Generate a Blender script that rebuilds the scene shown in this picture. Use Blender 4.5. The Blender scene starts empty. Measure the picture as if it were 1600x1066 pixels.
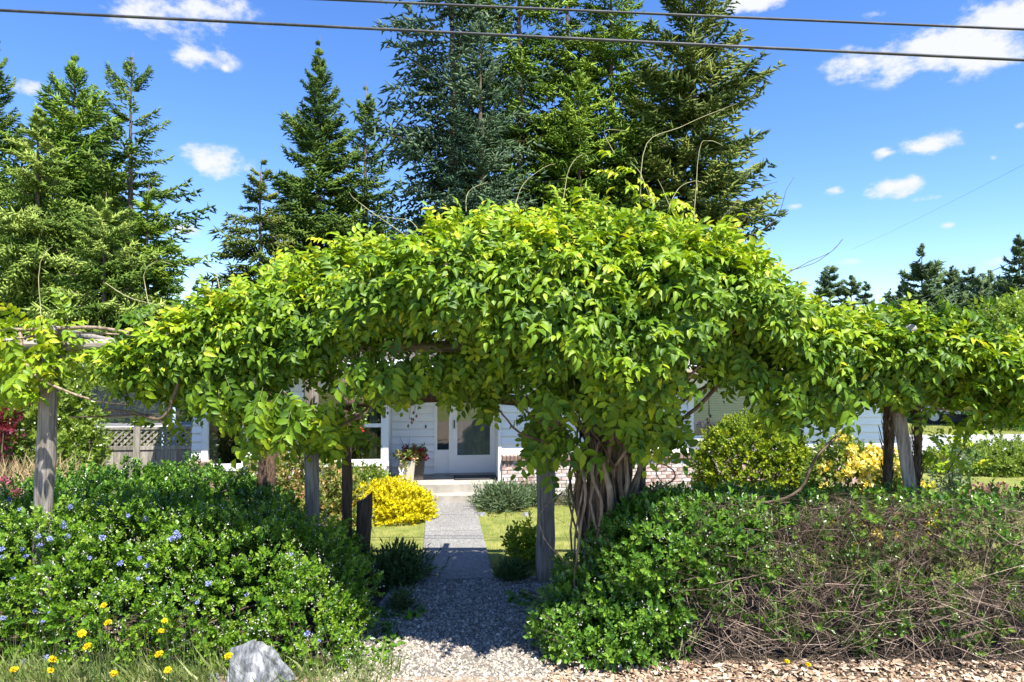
import bpy, math, random
import numpy as np
from mathutils import Vector, Matrix

rng = np.random.default_rng(7)
random.seed(7)
S = bpy.context.scene
COL = S.collection
R = math.radians

# ------------------------------------------------------------------ camera, sky, sun, exposure
CAM_H, F = 2.6, 1600 * 24 / 36.0
PITCH = math.atan(34 / F)
cd = bpy.data.cameras.new('camera'); cam = bpy.data.objects.new('camera', cd); COL.objects.link(cam)
cam.location = (0, 0, CAM_H); cam.rotation_euler = (math.pi / 2 + PITCH, 0, 0)
cd.sensor_width = 36; cd.lens = 24; cd.clip_end = 3000; cd.clip_start = .05
S.camera = cam

SUN_DIR = Vector((0.28, -0.45, 1)).normalized()          # towards the sun
sd = bpy.data.lights.new('sun', 'SUN'); sun = bpy.data.objects.new('sun', sd); COL.objects.link(sun)
sd.energy = 5.0; sd.angle = R(.53); sd.color = (1, .95, .86)
sun.rotation_euler = SUN_DIR.to_track_quat('Z', 'Y').to_euler()
sun.location = (6, -6, 30)
EXPOSURE = 1.3
S.view_settings.view_transform = 'Standard'; S.view_settings.look = 'None'
S.view_settings.exposure = EXPOSURE; S.view_settings.gamma = 1; S.view_settings.use_curve_mapping = False
S.cycles.max_bounces = 8; S.cycles.transparent_max_bounces = 12; S.cycles.diffuse_bounces = 3
S.cycles.use_denoising = True


def ray(px, py):
    dx, dy = (px - 800) / F, (533 - py) / F
    c, s = math.cos(PITCH), math.sin(PITCH)
    return Vector((dx, c - dy * s, s + dy * c))


def P(px, py, Y):                       # the point of the pixel's ray at distance Y
    d = ray(px, py); t = Y / d.y
    return Vector((d.x * t, Y, CAM_H + d.z * t))


def G(px, py, z=0.0):                   # the point of the pixel's ray on the level z
    d = ray(px, py); t = (z - CAM_H) / d.z
    return Vector((d.x * t, d.y * t, z))


# world: Nishita sky + drifting cumulus
W = bpy.data.worlds.new('World'); S.world = W; W.use_nodes = True
nt = W.node_tree; nt.nodes.clear()


def N(tree, t, **kw):
    n = tree.nodes.new(t)
    for k, v in kw.items():
        if k.startswith('i_'):
            key = k[2:]; key = int(key) if key.isdigit() else key
            n.inputs[key].default_value = v
        else:
            setattr(n, k, v)
    return n


L = nt.links.new
sky = N(nt, 'ShaderNodeTexSky', sky_type='NISHITA', sun_disc=False)
sky.sun_elevation = math.asin(SUN_DIR.z); sky.sun_rotation = math.atan2(SUN_DIR.x, SUN_DIR.y)
sky.altitude = 0; sky.air_density = 1.0; sky.dust_density = .1; sky.ozone_density = 4.0
hs = N(nt, 'ShaderNodeHueSaturation', i_Hue=.511, i_Saturation=1.22, i_Value=1.12)
L(sky.outputs[0], hs.inputs['Color'])
tc = N(nt, 'ShaderNodeTexCoord')
sep = N(nt, 'ShaderNodeSeparateXYZ'); L(tc.outputs['Generated'], sep.inputs[0])
az = N(nt, 'ShaderNodeMath', operation='ARCTAN2'); L(sep.outputs[0], az.inputs[0]); L(sep.outputs[1], az.inputs[1])
el = N(nt, 'ShaderNodeMath', operation='ARCSINE'); L(sep.outputs[2], el.inputs[0])
cmb = N(nt, 'ShaderNodeCombineXYZ'); L(az.outputs[0], cmb.inputs[0]); L(el.outputs[0], cmb.inputs[1])
CLOUDS = [(280, 18, 150, 70, .95), (305, 88, 80, 30, .75), (352, 106, 16, 14, .6), (335, 254, 84, 34, .95), (297, 360, 36, 17, .8),
          (1510, 76, 240, 62, 1.15), (1575, 30, 130, 66, 1.1), (1345, 98, 110, 36, 1.0), (1185, 4, 95, 30, 1.0), (1370, 22, 40, 18, .62),
          (1455, 224, 70, 24, 1.05), (1382, 241, 28, 13, .95), (1392, 292, 60, 24, 1.0), (1308, 300, 28, 10, .75),
          (1243, 323, 22, 11, .75), (1592, 198, 24, 10, .75), (1552, 246, 14, 8, .6), (1450, 312, 40, 9, .52), (48, 142, 40, 24, .7),
          (1300, 412, 60, 10, .45), (1570, 405, 60, 14, .5), (1480, 352, 16, 8, .55)]
# the same kind of small cumulus all round, outside the frame
for k in range(46):
    a = random.uniform(R(45), R(315)); e = random.uniform(R(6), R(50))
    CLOUDS.append(('ang', a if a < math.pi else a - 2 * math.pi, e, random.uniform(.04, .16), random.uniform(.015, .05), random.uniform(.7, 1.05)))
nz1 = N(nt, 'ShaderNodeTexNoise', noise_dimensions='2D', i_Scale=16.0, i_Detail=9.0, i_Roughness=.62)
mp = N(nt, 'ShaderNodeMapping'); mp.inputs['Scale'].default_value = (1, 1.7, 1)
L(cmb.outputs[0], mp.inputs[0]); L(mp.outputs[0], nz1.inputs['Vector'])
prev = None
for cl in CLOUDS:
    if cl[0] == 'ang':
        _, a, e, sa, se, amp = cl
    else:
        px, py, hw, hh, amp = cl
        d = ray(px, py).normalized(); a = math.atan2(d.x, d.y); e = math.asin(d.z)
        d2 = ray(px + hw, py).normalized(); sa = abs(math.atan2(d2.x, d2.y) - a)
        d3 = ray(px, py - hh).normalized(); se = abs(math.asin(d3.z) - e)
    m = N(nt, 'ShaderNodeMapping', vector_type='TEXTURE')
    m.inputs['Location'].default_value = (a, e, 0); m.inputs['Scale'].default_value = (sa, se, 1)
    L(cmb.outputs[0], m.inputs[0])
    ln = N(nt, 'ShaderNodeVectorMath', operation='LENGTH'); L(m.outputs[0], ln.inputs[0])
    ma = N(nt, 'ShaderNodeMath', operation='MULTIPLY_ADD', use_clamp=True); L(ln.outputs['Value'], ma.inputs[0])
    ma.inputs[1].default_value = -amp; ma.inputs[2].default_value = amp
    if prev is None:
        prev = ma
    else:
        mx = N(nt, 'ShaderNodeMath', operation='MAXIMUM'); L(prev.outputs[0], mx.inputs[0]); L(ma.outputs[0], mx.inputs[1]); prev = mx
nsc = N(nt, 'ShaderNodeMath', operation='MULTIPLY_ADD'); L(nz1.outputs[0], nsc.inputs[0]); nsc.inputs[1].default_value = 2.3; nsc.inputs[2].default_value = -1.27
add = N(nt, 'ShaderNodeMath', operation='ADD'); L(prev.outputs[0], add.inputs[0]); L(nsc.outputs[0], add.inputs[1])
gate = N(nt, 'ShaderNodeMapRange', interpolation_type='SMOOTHSTEP'); gate.inputs[1].default_value = .0; gate.inputs[2].default_value = .22
L(prev.outputs[0], gate.inputs[0])
msk = N(nt, 'ShaderNodeMapRange', interpolation_type='SMOOTHSTEP'); msk.inputs[1].default_value = .05; msk.inputs[2].default_value = .78
L(add.outputs[0], msk.inputs[0])
mm = N(nt, 'ShaderNodeMath', operation='MULTIPLY', use_clamp=True); L(msk.outputs[0], mm.inputs[0]); L(gate.outputs[0], mm.inputs[1])
mix = N(nt, 'ShaderNodeMixRGB'); L(mm.outputs[0], mix.inputs[0]); L(hs.outputs[0], mix.inputs[1])
mix.inputs[2].default_value = (3.9, 4.0, 4.15, 1)
bg = N(nt, 'ShaderNodeBackground', i_Strength=.1); L(mix.outputs[0], bg.inputs[0])
wo = N(nt, 'ShaderNodeOutputWorld'); L(bg.outputs[0], wo.inputs[0])

# ------------------------------------------------------------------ materials
MATS = {}


def newmat(name):
    m = bpy.data.materials.new(name); m.use_nodes = True
    t = m.node_tree; t.nodes.clear()
    out = t.nodes.new('ShaderNodeOutputMaterial')
    return m, t, out


def solid(name, base, rough=.6, col2=None, scale=6.0, stretch=(1, 1, 1), bump=0.0, spec=.4, objrand=0.0, detail=5, metal=0.0, lo=.35, hi=.65):
    m, t, out = newmat(name)
    b = N(t, 'ShaderNodeBsdfPrincipled', i_Roughness=rough, i_Metallic=metal)
    b.inputs['Specular IOR Level'].default_value = spec
    l = t.links.new
    tcx = N(t, 'ShaderNodeTexCoord'); mpp = N(t, 'ShaderNodeMapping'); mpp.inputs['Scale'].default_value = stretch
    l(tcx.outputs['Object'], mpp.inputs[0])
    nz = N(t, 'ShaderNodeTexNoise', i_Scale=scale, i_Detail=detail, i_Roughness=.6); l(mpp.outputs[0], nz.inputs['Vector'])
    rp = N(t, 'ShaderNodeValToRGB')
    rp.color_ramp.elements[0].position = lo; rp.color_ramp.elements[1].position = hi
    rp.color_ramp.elements[0].color = (*base, 1); rp.color_ramp.elements[1].color = (*(col2 or base), 1)
    l(nz.outputs[0], rp.inputs[0])
    c = rp.outputs[0]
    if objrand:
        oi = N(t, 'ShaderNodeObjectInfo'); mr = N(t, 'ShaderNodeMapRange'); mr.inputs[3].default_value = 1 - objrand; mr.inputs[4].default_value = 1 + objrand
        l(oi.outputs['Random'], mr.inputs[0])
        h = N(t, 'ShaderNodeHueSaturation'); l(mr.outputs[0], h.inputs['Value']); l(c, h.inputs['Color']); c = h.outputs[0]
    l(c, b.inputs['Base Color'])
    if bump:
        bp = N(t, 'ShaderNodeBump', i_Strength=bump, i_Distance=.02); l(nz.outputs[0], bp.inputs['Height']); l(bp.outputs[0], b.inputs['Normal'])
    l(b.outputs[0], out.inputs[0])
    return m


def ramped(name, cols, rough=.5, spec=.35, trans=0.0, tcol=None, src='rnd', bumpy=0.0):
    """colour picked per leaf / pebble / twig by its own random number; optional light passing through"""
    m, t, out = newmat(name); l = t.links.new
    at = N(t, 'ShaderNodeAttribute', attribute_name=src)
    rp = N(t, 'ShaderNodeValToRGB'); e = rp.color_ramp.elements
    while len(e) < len(cols): e.new(.5)
    for i, c in enumerate(cols):
        e[i].position = c[0]; e[i].color = (*c[1], 1)
    l(at.outputs['Fac'], rp.inputs[0])
    tcx = N(t, 'ShaderNodeTexCoord'); nz = N(t, 'ShaderNodeTexNoise', i_Scale=38.0, i_Detail=3.0); l(tcx.outputs['Object'], nz.inputs['Vector'])
    mr = N(t, 'ShaderNodeMapRange'); mr.inputs[1].default_value = .3; mr.inputs[2].default_value = .7; mr.inputs[3].default_value = .82; mr.inputs[4].default_value = 1.18
    l(nz.outputs[0], mr.inputs[0])
    h = N(t, 'ShaderNodeHueSaturation'); l(mr.outputs[0], h.inputs['Value']); l(rp.outputs[0], h.inputs['Color'])
    b = N(t, 'ShaderNodeBsdfPrincipled', i_Roughness=rough); b.inputs['Specular IOR Level'].default_value = spec
    l(h.outputs[0], b.inputs['Base Color'])
    if trans:
        tr = N(t, 'ShaderNodeBsdfTranslucent')
        mc = N(t, 'ShaderNodeMixRGB', blend_type='MULTIPLY', i_0=1.0); l(h.outputs[0], mc.inputs[1]); mc.inputs[2].default_value = (*(tcol or (1.3, 1.25, .6)), 1)
        l(mc.outputs[0], tr.inputs[0])
        mxs = N(t, 'ShaderNodeMixShader', i_0=trans); l(b.outputs[0], mxs.inputs[1]); l(tr.outputs[0], mxs.inputs[2]); l(mxs.outputs[0], out.inputs[0])
    else:
        l(b.outputs[0], out.inputs[0])
    return m


M = MATS
M['lawn'] = solid('lawn', (.12, .155, .035), .9, (.24, .24, .07), 3.2, bump=.6, detail=9, spec=.1)
M['soil'] = solid('soil', (.035, .028, .02), .95, (.09, .07, .05), 14, bump=.8, spec=.1, detail=8)
M['gravel_base'] = solid('gravel_base', (.1, .09, .08), .95, (.24, .22, .2), 60, bump=1, spec=.1)
M['chip_base'] = solid('chip_base', (.17, .12, .085), .95, (.36, .28, .21), 34, bump=1, spec=.1, detail=8)
M['road'] = solid('road', (.3, .3, .31), .9, (.36, .36, .37), 30, bump=.2, spec=.2)
M['wood'] = solid('wood', (.13, .11, .09), .85, (.34, .31, .28), 7, (6, 6, .5), .6, .15, detail=8)
M['wood_x'] = solid('wood_x', (.2, .17, .14), .85, (.4, .37, .33), 7, (.5, 6, 6), .6, .15, detail=8)
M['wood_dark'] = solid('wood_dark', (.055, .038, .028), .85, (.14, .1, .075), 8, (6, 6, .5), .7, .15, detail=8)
M['fence'] = solid('fence', (.19, .17, .14), .9, (.36, .33, .285), 5, (5, 5, .6), .5, .15, objrand=.22)
M['bark'] = solid('bark', (.07, .05, .04), .95, (.22, .17, .13), 12, (3, 3, .5), 1, .1, detail=8)
M['shag'] = solid('shag', (.07, .045, .03), .95, (.24, .16, .11), 22, (4, 4, .7), 1, .1, detail=8)
M['stem'] = solid('stem', (.1, .072, .05), .85, (.32, .25, .18), 9, (4, 4, .6), .7, .2, objrand=.4, detail=7)
M['dark_stem'] = solid('dark_stem', (.07, .05, .035), .85, (.18, .13, .09), 9, bump=.5, spec=.15)
M['tendril'] = solid('tendril', (.3, .28, .13), .7, (.5, .46, .26), 9, spec=.2)
M['white'] = solid('white_paint', (.85, .85, .845), .5, (.8, .8, .795), 3, (1, 1, 4), .03, .35)
M['trim'] = solid('white_trim', (.82, .82, .81), .4, (.79, .79, .78), 4, spec=.4)
M['concrete'] = solid('concrete', (.3, .275, .235), .9, (.42, .39, .34), 5, bump=.15, spec=.2, detail=9)
M['mortar'] = solid('mortar', (.3, .28, .26), .95, (.42, .4, .37), 20, bump=.3, spec=.1)
M['roof'] = solid('roof', (.06, .055, .05), .9, (.12, .11, .1), 12, bump=.5, spec=.15)
M['interior'] = solid('interior', (.05, .045, .04), .9, (.09, .085, .08), 2)
M['curtain'] = solid('curtain', (.5, .5, .49), .9, (.4, .4, .4), 3, (9, 1, .3))
M['mat_dark'] = solid('mat_dark', (.05, .05, .055), .95, (.09, .09, .095), 60, bump=.5)
M['pot_beige'] = solid('pot_beige', (.55, .5, .4), .6, (.48, .43, .33), 6, bump=.1)
M['pot_dark'] = solid('pot_dark', (.05, .045, .04), .5, (.08, .07, .065), 8)
M['ornament'] = solid('ornament', (.75, .74, .7), .6, (.62, .6, .56), 9)
M['metal'] = solid('metal', (.45, .46, .48), .4, spec=.5, metal=.7)
M['brass'] = solid('brass', (.08, .08, .08), .4, spec=.5, metal=.5)
M['blue'] = solid('blue_plastic', (.03, .2, .65), .5)
M['paleblue'] = solid('pale_blue_pole', (.45, .62, .8), .5)
M['cable'] = solid('cable', (.03, .034, .04), .6, (.1, .105, .11), 3, (1, 1, 1), spec=.4, lo=.45, hi=.75)
M['car'] = solid('car_paint', (.8, .81, .82), .15, spec=.6)
M['glass_dark'] = solid('car_glass', (.03, .035, .04), .05, spec=.8)
M['rubber'] = solid('rubber', (.02, .02, .02), .8)
M['dkwall'] = solid('dark_wall', (.05, .045, .045), .8, (.08, .07, .07), 4)
M['red_petal'] = solid('red_petal', (.55, .01, .04), .5, (.4, .005, .03), 30)
M['yellow'] = ramped('dandelion', [(0, (.82, .6, .01)), (1, (.9, .74, .02))], .6, trans=.2, tcol=(1, 1, .6))

# brick: each brick picks its own tint; whitewash blotches on top
m, t, out = newmat('brick'); l = t.links.new
oi = N(t, 'ShaderNodeObjectInfo'); rp = N(t, 'ShaderNodeValToRGB'); e = rp.color_ramp.elements; rp.color_ramp.interpolation = 'CONSTANT'
for pos, c in [(0, (.36, .22, .18)), (.2, (.5, .38, .33)), (.45, (.62, .56, .52)), (.62, (.42, .28, .24)), (.8, (.7, .66, .62)), (.92, (.26, .15, .12))]:
    k = e.new(pos); k.color = (*c, 1)
e.remove(e[0]); e.remove(e[len(e) - 1])
l(oi.outputs['Random'], rp.inputs[0])
tcx = N(t, 'ShaderNodeTexCoord'); nz = N(t, 'ShaderNodeTexNoise', i_Scale=11.0, i_Detail=8.0); l(tcx.outputs['Object'], nz.inputs['Vector'])
mr = N(t, 'ShaderNodeMapRange'); mr.inputs[1].default_value = .5; mr.inputs[2].default_value = .68; mr.inputs[4].default_value = .75; l(nz.outputs[0], mr.inputs[0])
mxr = N(t, 'ShaderNodeMixRGB'); l(mr.outputs[0], mxr.inputs[0]); l(rp.outputs[0], mxr.inputs[1]); mxr.inputs[2].default_value = (.68, .65, .61, 1)
b = N(t, 'ShaderNodeBsdfPrincipled', i_Roughness=.9); b.inputs['Specular IOR Level'].default_value = .15; l(mxr.outputs[0], b.inputs['Base Color'])
bp = N(t, 'ShaderNodeBump', i_Strength=.4, i_Distance=.01); l(nz.outputs[0], bp.inputs['Height']); l(bp.outputs[0], b.inputs['Normal'])
l(b.outputs[0], out.inputs[0]); M['brick'] = m
M['brick_cap'] = solid('brick_cap', (.3, .19, .15), .9, (.46, .36, .31), 14, bump=.3, spec=.15, objrand=.3)

# exposed-aggregate concrete for the path
m, t, out = newmat('aggregate'); l = t.links.new
tcx = N(t, 'ShaderNodeTexCoord'); vo = N(t, 'ShaderNodeTexVoronoi', i_Scale=75.0); l(tcx.outputs['Object'], vo.inputs['Vector'])
nz = N(t, 'ShaderNodeTexNoise', i_Scale=1.3, i_Detail=6.0); l(tcx.outputs['Object'], nz.inputs['Vector'])
rp = N(t, 'ShaderNodeValToRGB'); e = rp.color_ramp.elements; e[0].color = (.1, .098, .095, 1); e[1].color = (.33, .32, .305, 1)
bw = N(t, 'ShaderNodeRGBToBW'); l(vo.outputs['Color'], bw.inputs[0]); l(bw.outputs[0], rp.inputs[0])
mr = N(t, 'ShaderNodeMapRange'); mr.inputs[1].default_value = .3; mr.inputs[2].default_value = .7; mr.inputs[3].default_value = .85; mr.inputs[4].default_value = 1.12; l(nz.outputs[0], mr.inputs[0])
h = N(t, 'ShaderNodeHueSaturation'); l(mr.outputs[0], h.inputs['Value']); l(rp.outputs[0], h.inputs['Color'])
b = N(t, 'ShaderNodeBsdfPrincipled', i_Roughness=.9); b.inputs['Specular IOR Level'].default_value = .2; l(h.outputs[0], b.inputs['Base Color'])
bp = N(t, 'ShaderNodeBump', i_Strength=.6, i_Distance=.01); l(vo.outputs['Distance'], bp.inputs['Height']); l(bp.outputs[0], b.inputs['Normal'])
l(b.outputs[0], out.inputs[0]); M['aggregate'] = m

# window glass: clear with a mirror-like sheen
m, t, out = newmat('glass'); l = t.links.new
g = N(t, 'ShaderNodeBsdfGlossy', i_Roughness=.02); g.inputs[0].default_value = (1, 1, 1, 1)
tr = N(t, 'ShaderNodeBsdfTransparent'); tr.inputs[0].default_value = (.8, .84, .84, 1)
fr = N(t, 'ShaderNodeFresnel', i_IOR=1.55); ma = N(t, 'ShaderNodeMath', operation='ADD', use_clamp=True); l(fr.outputs[0], ma.inputs[0]); ma.inputs[1].default_value = .06
mxs = N(t, 'ShaderNodeMixShader'); l(ma.outputs[0], mxs.inputs[0]); l(tr.outputs[0], mxs.inputs[1]); l(g.outputs[0], mxs.inputs[2]); l(mxs.outputs[0], out.inputs[0]); M['glass'] = m
# trampoline safety net
m, t, out = newmat('net'); l = t.links.new
df = N(t, 'ShaderNodeBsdfDiffuse'); df.inputs[0].default_value = (.03, .035, .05, 1); tr = N(t, 'ShaderNodeBsdfTransparent')
mxs = N(t, 'ShaderNodeMixShader', i_0=.55); l(tr.outputs[0], mxs.inputs[1]); l(df.outputs[0], mxs.inputs[2]); l(mxs.outputs[0], out.inputs[0]); M['net'] = m
# rock: pale grey with dark veins
m, t, out = newmat('rock'); l = t.links.new
tcx = N(t, 'ShaderNodeTexCoord'); mpp = N(t, 'ShaderNodeMapping'); mpp.inputs['Rotation'].default_value = (.4, .9, .2); mpp.inputs['Scale'].default_value = (3.4, 1, 1.1); l(tcx.outputs['Object'], mpp.inputs[0])
nz = N(t, 'ShaderNodeTexNoise', i_Scale=5.0, i_Detail=10.0, i_Roughness=.68); l(mpp.outputs[0], nz.inputs['Vector'])
rp = N(t, 'ShaderNodeValToRGB'); e = rp.color_ramp.elements; e[0].position = .36; e[0].color = (.045, .05, .055, 1); e[1].position = .62; e[1].color = (.33, .335, .335, 1); k = e.new(.48); k.color = (.14, .15, .165, 1)
l(nz.outputs[0], rp.inputs[0]); b = N(t, 'ShaderNodeBsdfPrincipled', i_Roughness=.8); l(rp.outputs[0], b.inputs['Base Color'])
bp = N(t, 'ShaderNodeBump', i_Strength=.7, i_Distance=.03); l(nz.outputs[0], bp.inputs['Height']); l(bp.outputs[0], b.inputs['Normal']); l(b.outputs[0], out.inputs[0]); M['rock'] = m

# leaves
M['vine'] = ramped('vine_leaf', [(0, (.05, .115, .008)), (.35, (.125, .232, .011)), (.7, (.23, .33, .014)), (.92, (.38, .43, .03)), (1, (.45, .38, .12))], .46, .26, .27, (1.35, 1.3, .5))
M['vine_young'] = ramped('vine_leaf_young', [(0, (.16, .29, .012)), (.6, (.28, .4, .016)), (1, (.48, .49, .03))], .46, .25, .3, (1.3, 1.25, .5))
M['bush'] = ramped('bush_leaf', [(0, (.045, .12, .01)), (.5, (.13, .26, .016)), (1, (.26, .38, .035))], .36, .4, .25, (1.2, 1.25, .5))
M['hedge'] = ramped('hedge_leaf', [(0, (.04, .11, .015)), (.5, (.1, .22, .02)), (1, (.2, .33, .04))], .3, .5, .22, (1.2, 1.3, .5))
M['laurel'] = ramped('laurel_leaf', [(0, (.1, .18, .02)), (1, (.24, .32, .04))], .35, .5, .3)
M['maroon'] = ramped('maroon_leaf', [(0, (.1, .012, .02)), (.7, (.24, .035, .05)), (1, (.2, .2, .04))], .4, .4, .3, (1.5, .7, .8))
M['pink'] = ramped('pink_flower', [(0, (.45, .08, .16)), (1, (.6, .25, .3))], .5, .3, .2, (1, .8, .8))
M['dusty_red'] = ramped('dusty_red_leaf', [(0, (.16, .06, .06)), (.6, (.3, .12, .12)), (1, (.2, .22, .06))], .5, .3, .2, (1, .8, .8))
M['gold'] = ramped('gold_leaf', [(0, (.42, .38, .008)), (.5, (.66, .58, .01)), (1, (.8, .72, .02))], .5, .3, .3, (1.1, 1.05, .5))
M['thuja'] = ramped('thuja_leaf', [(0, (.06, .13, .008)), (.5, (.19, .26, .012)), (1, (.38, .42, .02))], .5, .25, .22)
M['azalea'] = ramped('azalea_leaf', [(0, (.12, .2, .03)), (1, (.25, .31, .05))], .4, .4, .3)
M['azalea_fl'] = ramped('azalea_flower', [(0, (.82, .55, .03)), (.4, (.86, .72, .1)), (1, (.88, .82, .36))], .5, .3, .3, (1, 1, .8))
M['spirea'] = ramped('spirea_leaf', [(0, (.09, .15, .025)), (.6, (.22, .25, .05)), (.85, (.42, .32, .12)), (1, (.5, .25, .15))], .45, .35, .3)
M['lav'] = ramped('lavender_leaf', [(0, (.07, .12, .06)), (1, (.15, .21, .1))], .6, .25, .2)
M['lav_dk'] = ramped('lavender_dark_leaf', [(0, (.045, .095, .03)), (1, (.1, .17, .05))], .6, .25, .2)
M['juniper'] = ramped('juniper_leaf', [(0, (.1, .17, .02)), (1, (.25, .32, .04))], .5, .3, .25)
M['decid'] = ramped('decid_leaf', [(0, (.1, .18, .02)), (.6, (.2, .3, .03)), (1, (.3, .38, .05))], .4, .4, .35)
M['grass'] = ramped('grass_blade', [(0, (.13, .2, .03)), (.6, (.27, .3, .06)), (1, (.42, .37, .15))], .6, .25, .3)
M['weed'] = ramped('weed_blade', [(0, (.1, .18, .03)), (.6, (.22, .3, .08)), (1, (.4, .42, .2))], .5, .3, .3)
M['dry'] = ramped('dry_grass', [(0, (.32, .24, .12)), (1, (.5, .4, .22))], .7, .2, .2, (1, .95, .8))
M['twig'] = ramped('twig', [(0, (.03, .02, .015)), (.45, (.1, .07, .05)), (1, (.42, .32, .25))], .85, .15)
M['blossom'] = ramped('small_blossom', [(0, (.4, .42, .3)), (.5, (.6, .55, .52)), (1, (.78, .74, .72))], .5, .3, .2, (1, 1, 1))
M['bluefl'] = ramped('blue_flower', [(0, (.2, .25, .55)), (1, (.46, .5, .8))], .6, .2, .2, (.9, 1, 1.1))
M['gravel'] = ramped('gravel_stone', [(0, (.1, .088, .072)), (.4, (.28, .247, .205)), (.8, (.48, .425, .355)), (1, (.7, .63, .54))], .85, .2)
M['chip'] = ramped('wood_chip', [(0, (.1, .06, .04)), (.35, (.3, .2, .13)), (.75, (.5, .39, .28)), (1, (.7, .6, .48))], .85, .15)
for nm, c0, c1, c2 in [('fir', (0.024, 0.060, 0.010), (0.068, 0.128, 0.018), (0.152, 0.224, 0.032)), ('fir_bright', (0.040, 0.096, 0.008), (0.112, 0.200, 0.016), (0.224, 0.320, 0.032)),
                       ('blue_spruce', (.016, .042, .02), (.05, .095, .045), (.13, .19, .1)), ('cedar', (.06, .12, .015), (.16, .24, .035), (.32, .4, .09)), ('old_cedar', (0.080, 0.120, 0.028), (0.168, 0.216, 0.060), (0.288, 0.328, 0.120)),
                       ('spruce', (0.024, 0.052, 0.010), (0.080, 0.120, 0.020), (0.208, 0.240, 0.048)), ('far_fir', (0.032, 0.064, 0.032), (0.072, 0.120, 0.048), (0.120, 0.176, 0.064))]:
    M[nm] = ramped(nm + '_needles', [(0, c0), (.5, c1), (1, c2)], .6, .15, .06, (1.1, 1.15, .6))

# ------------------------------------------------------------------ builders


def tag(o, label, cat, group=None):
    o['label'] = label; o['category'] = cat
    if group: o['group'] = group
    return o


def thing(name, label, cat, loc=(0, 0, 0), rz=0.0, group=None):
    o = bpy.data.objects.new(name, None); COL.objects.link(o); o.empty_display_size = .1
    o.location = loc; o.rotation_euler = (0, 0, rz)
    return tag(o, label, cat, group)


def link(name, me, parent=None, kind=None, label=None):
    o = bpy.data.objects.new(name, me); COL.objects.link(o)
    if parent is not None: o.parent = parent
    if kind: o['kind'] = kind
    if label: o['label'] = label
    return o


class MB:
    """collects shapes of one mesh; coordinates are in the frame of the parent; pass origin to bring world points there"""
    def __init__(s): s.v = []; s.f = []

    def box(s, x0, x1, y0, y1, z0, z1):
        n = len(s.v)
        s.v += [(x, y, z) for z in (z0, z1) for x, y in ((x0, y0), (x1, y0), (x1, y1), (x0, y1))]
        s.f += [tuple(n + i for i in q) for q in ((3, 2, 1, 0), (4, 5, 6, 7), (0, 1, 5, 4), (1, 2, 6, 5), (2, 3, 7, 6), (3, 0, 4, 7))]
        return s

    def bar(s, a, b, w, h, up=(0, 0, 1)):
        a, b = Vector(a), Vector(b); d = (b - a).normalized(); up = Vector(up)
        x = d.cross(up)
        if x.length < 1e-3: x = d.cross(Vector((0, 1, 0)))
        x.normalize(); z = x.cross(d)
        n = len(s.v)
        for p in (a, b):
            s.v += [tuple(p + x * sx * w / 2 + z * sz * h / 2) for sx, sz in ((-1, -1), (1, -1), (1, 1), (-1, 1))]
        s.f += [tuple(n + i for i in q) for q in ((3, 2, 1, 0), (4, 5, 6, 7), (0, 1, 5, 4), (1, 2, 6, 5), (2, 3, 7, 6), (3, 0, 4, 7))]
        return s

    def tube(s, pts, rad, k=6, cap=True, wob=0.0):
        pts = [Vector(p) for p in pts]; n0 = len(s.v)
        rad = rad if hasattr(rad, '__len__') else [rad] * len(pts)
        ref = Vector((0, 0, 1)) if abs((pts[-1] - pts[0]).normalized().z) < .9 else Vector((1, 0, 0))
        for i, p in enumerate(pts):
            d = (pts[min(i + 1, len(pts) - 1)] - pts[max(i - 1, 0)]).normalized()
            x = d.cross(ref)
            if x.length < 1e-4: x = d.cross(Vector((.3, 1, .2)))
            x.normalize(); y = x.cross(d)
            for j in range(k):
                a = 2 * math.pi * j / k; r = rad[i] * (1 + (random.uniform(-wob, wob) if wob else 0))
                s.v.append(tuple(p + x * math.cos(a) * r + y * math.sin(a) * r))
        for i in range(len(pts) - 1):
            for j in range(k):
                a, b2 = n0 + i * k + j, n0 + i * k + (j + 1) % k
                s.f.append((a, b2, b2 + k, a + k))
        if cap:
            s.f.append(tuple(n0 + j for j in range(k))[::-1]); s.f.append(tuple(n0 + (len(pts) - 1) * k + j for j in range(k)))
        return s

    def lathe(s, prof, k=14, c=(0, 0, 0), cap=True):
        return s.tube([(c[0], c[1], c[2] + z) for r, z in prof], [max(r, .001) for r, z in prof], k, cap)

    def quad(s, *p):
        n = len(s.v); s.v += [tuple(q) for q in p]; s.f.append(tuple(range(n, n + len(p)))); return s

    def mesh(s, name, mat, smooth=False, off=(0, 0, 0)):
        me = bpy.data.meshes.new(name)
        o = Vector(off)
        me.from_pydata([tuple(Vector(p) - o) for p in s.v] if o.length else s.v, [], s.f)
        me.materials.append(mat if not isinstance(mat, str) else M[mat])
        if smooth: me.polygons.foreach_set('use_smooth', [True] * len(me.polygons))
        me.update(); return me

    def build(s, name, mat, parent=None, kind=None, smooth=False, off=(0, 0, 0), label=None):
        return link(name, s.mesh(name, mat, smooth, off), parent, kind, label)


def npmesh(name, V, T, mat, rnd=None):
    me = bpy.data.meshes.new(name)
    V = np.ascontiguousarray(V, dtype=np.float32); T = np.ascontiguousarray(T, dtype=np.int32)
    me.vertices.add(len(V)); me.vertices.foreach_set('co', V.ravel())
    me.loops.add(T.size); me.loops.foreach_set('vertex_index', T.ravel())
    me.polygons.add(len(T)); me.polygons.foreach_set('loop_start', np.arange(0, T.size, 3, dtype=np.int32))
    if rnd is not None:
        at = me.attributes.new('rnd', 'FLOAT', 'POINT'); at.data.foreach_set('value', np.ascontiguousarray(rnd, dtype=np.float32))
    me.materials.append(M[mat] if isinstance(mat, str) else mat)
    me.update(calc_edges=True)
    return me


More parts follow.
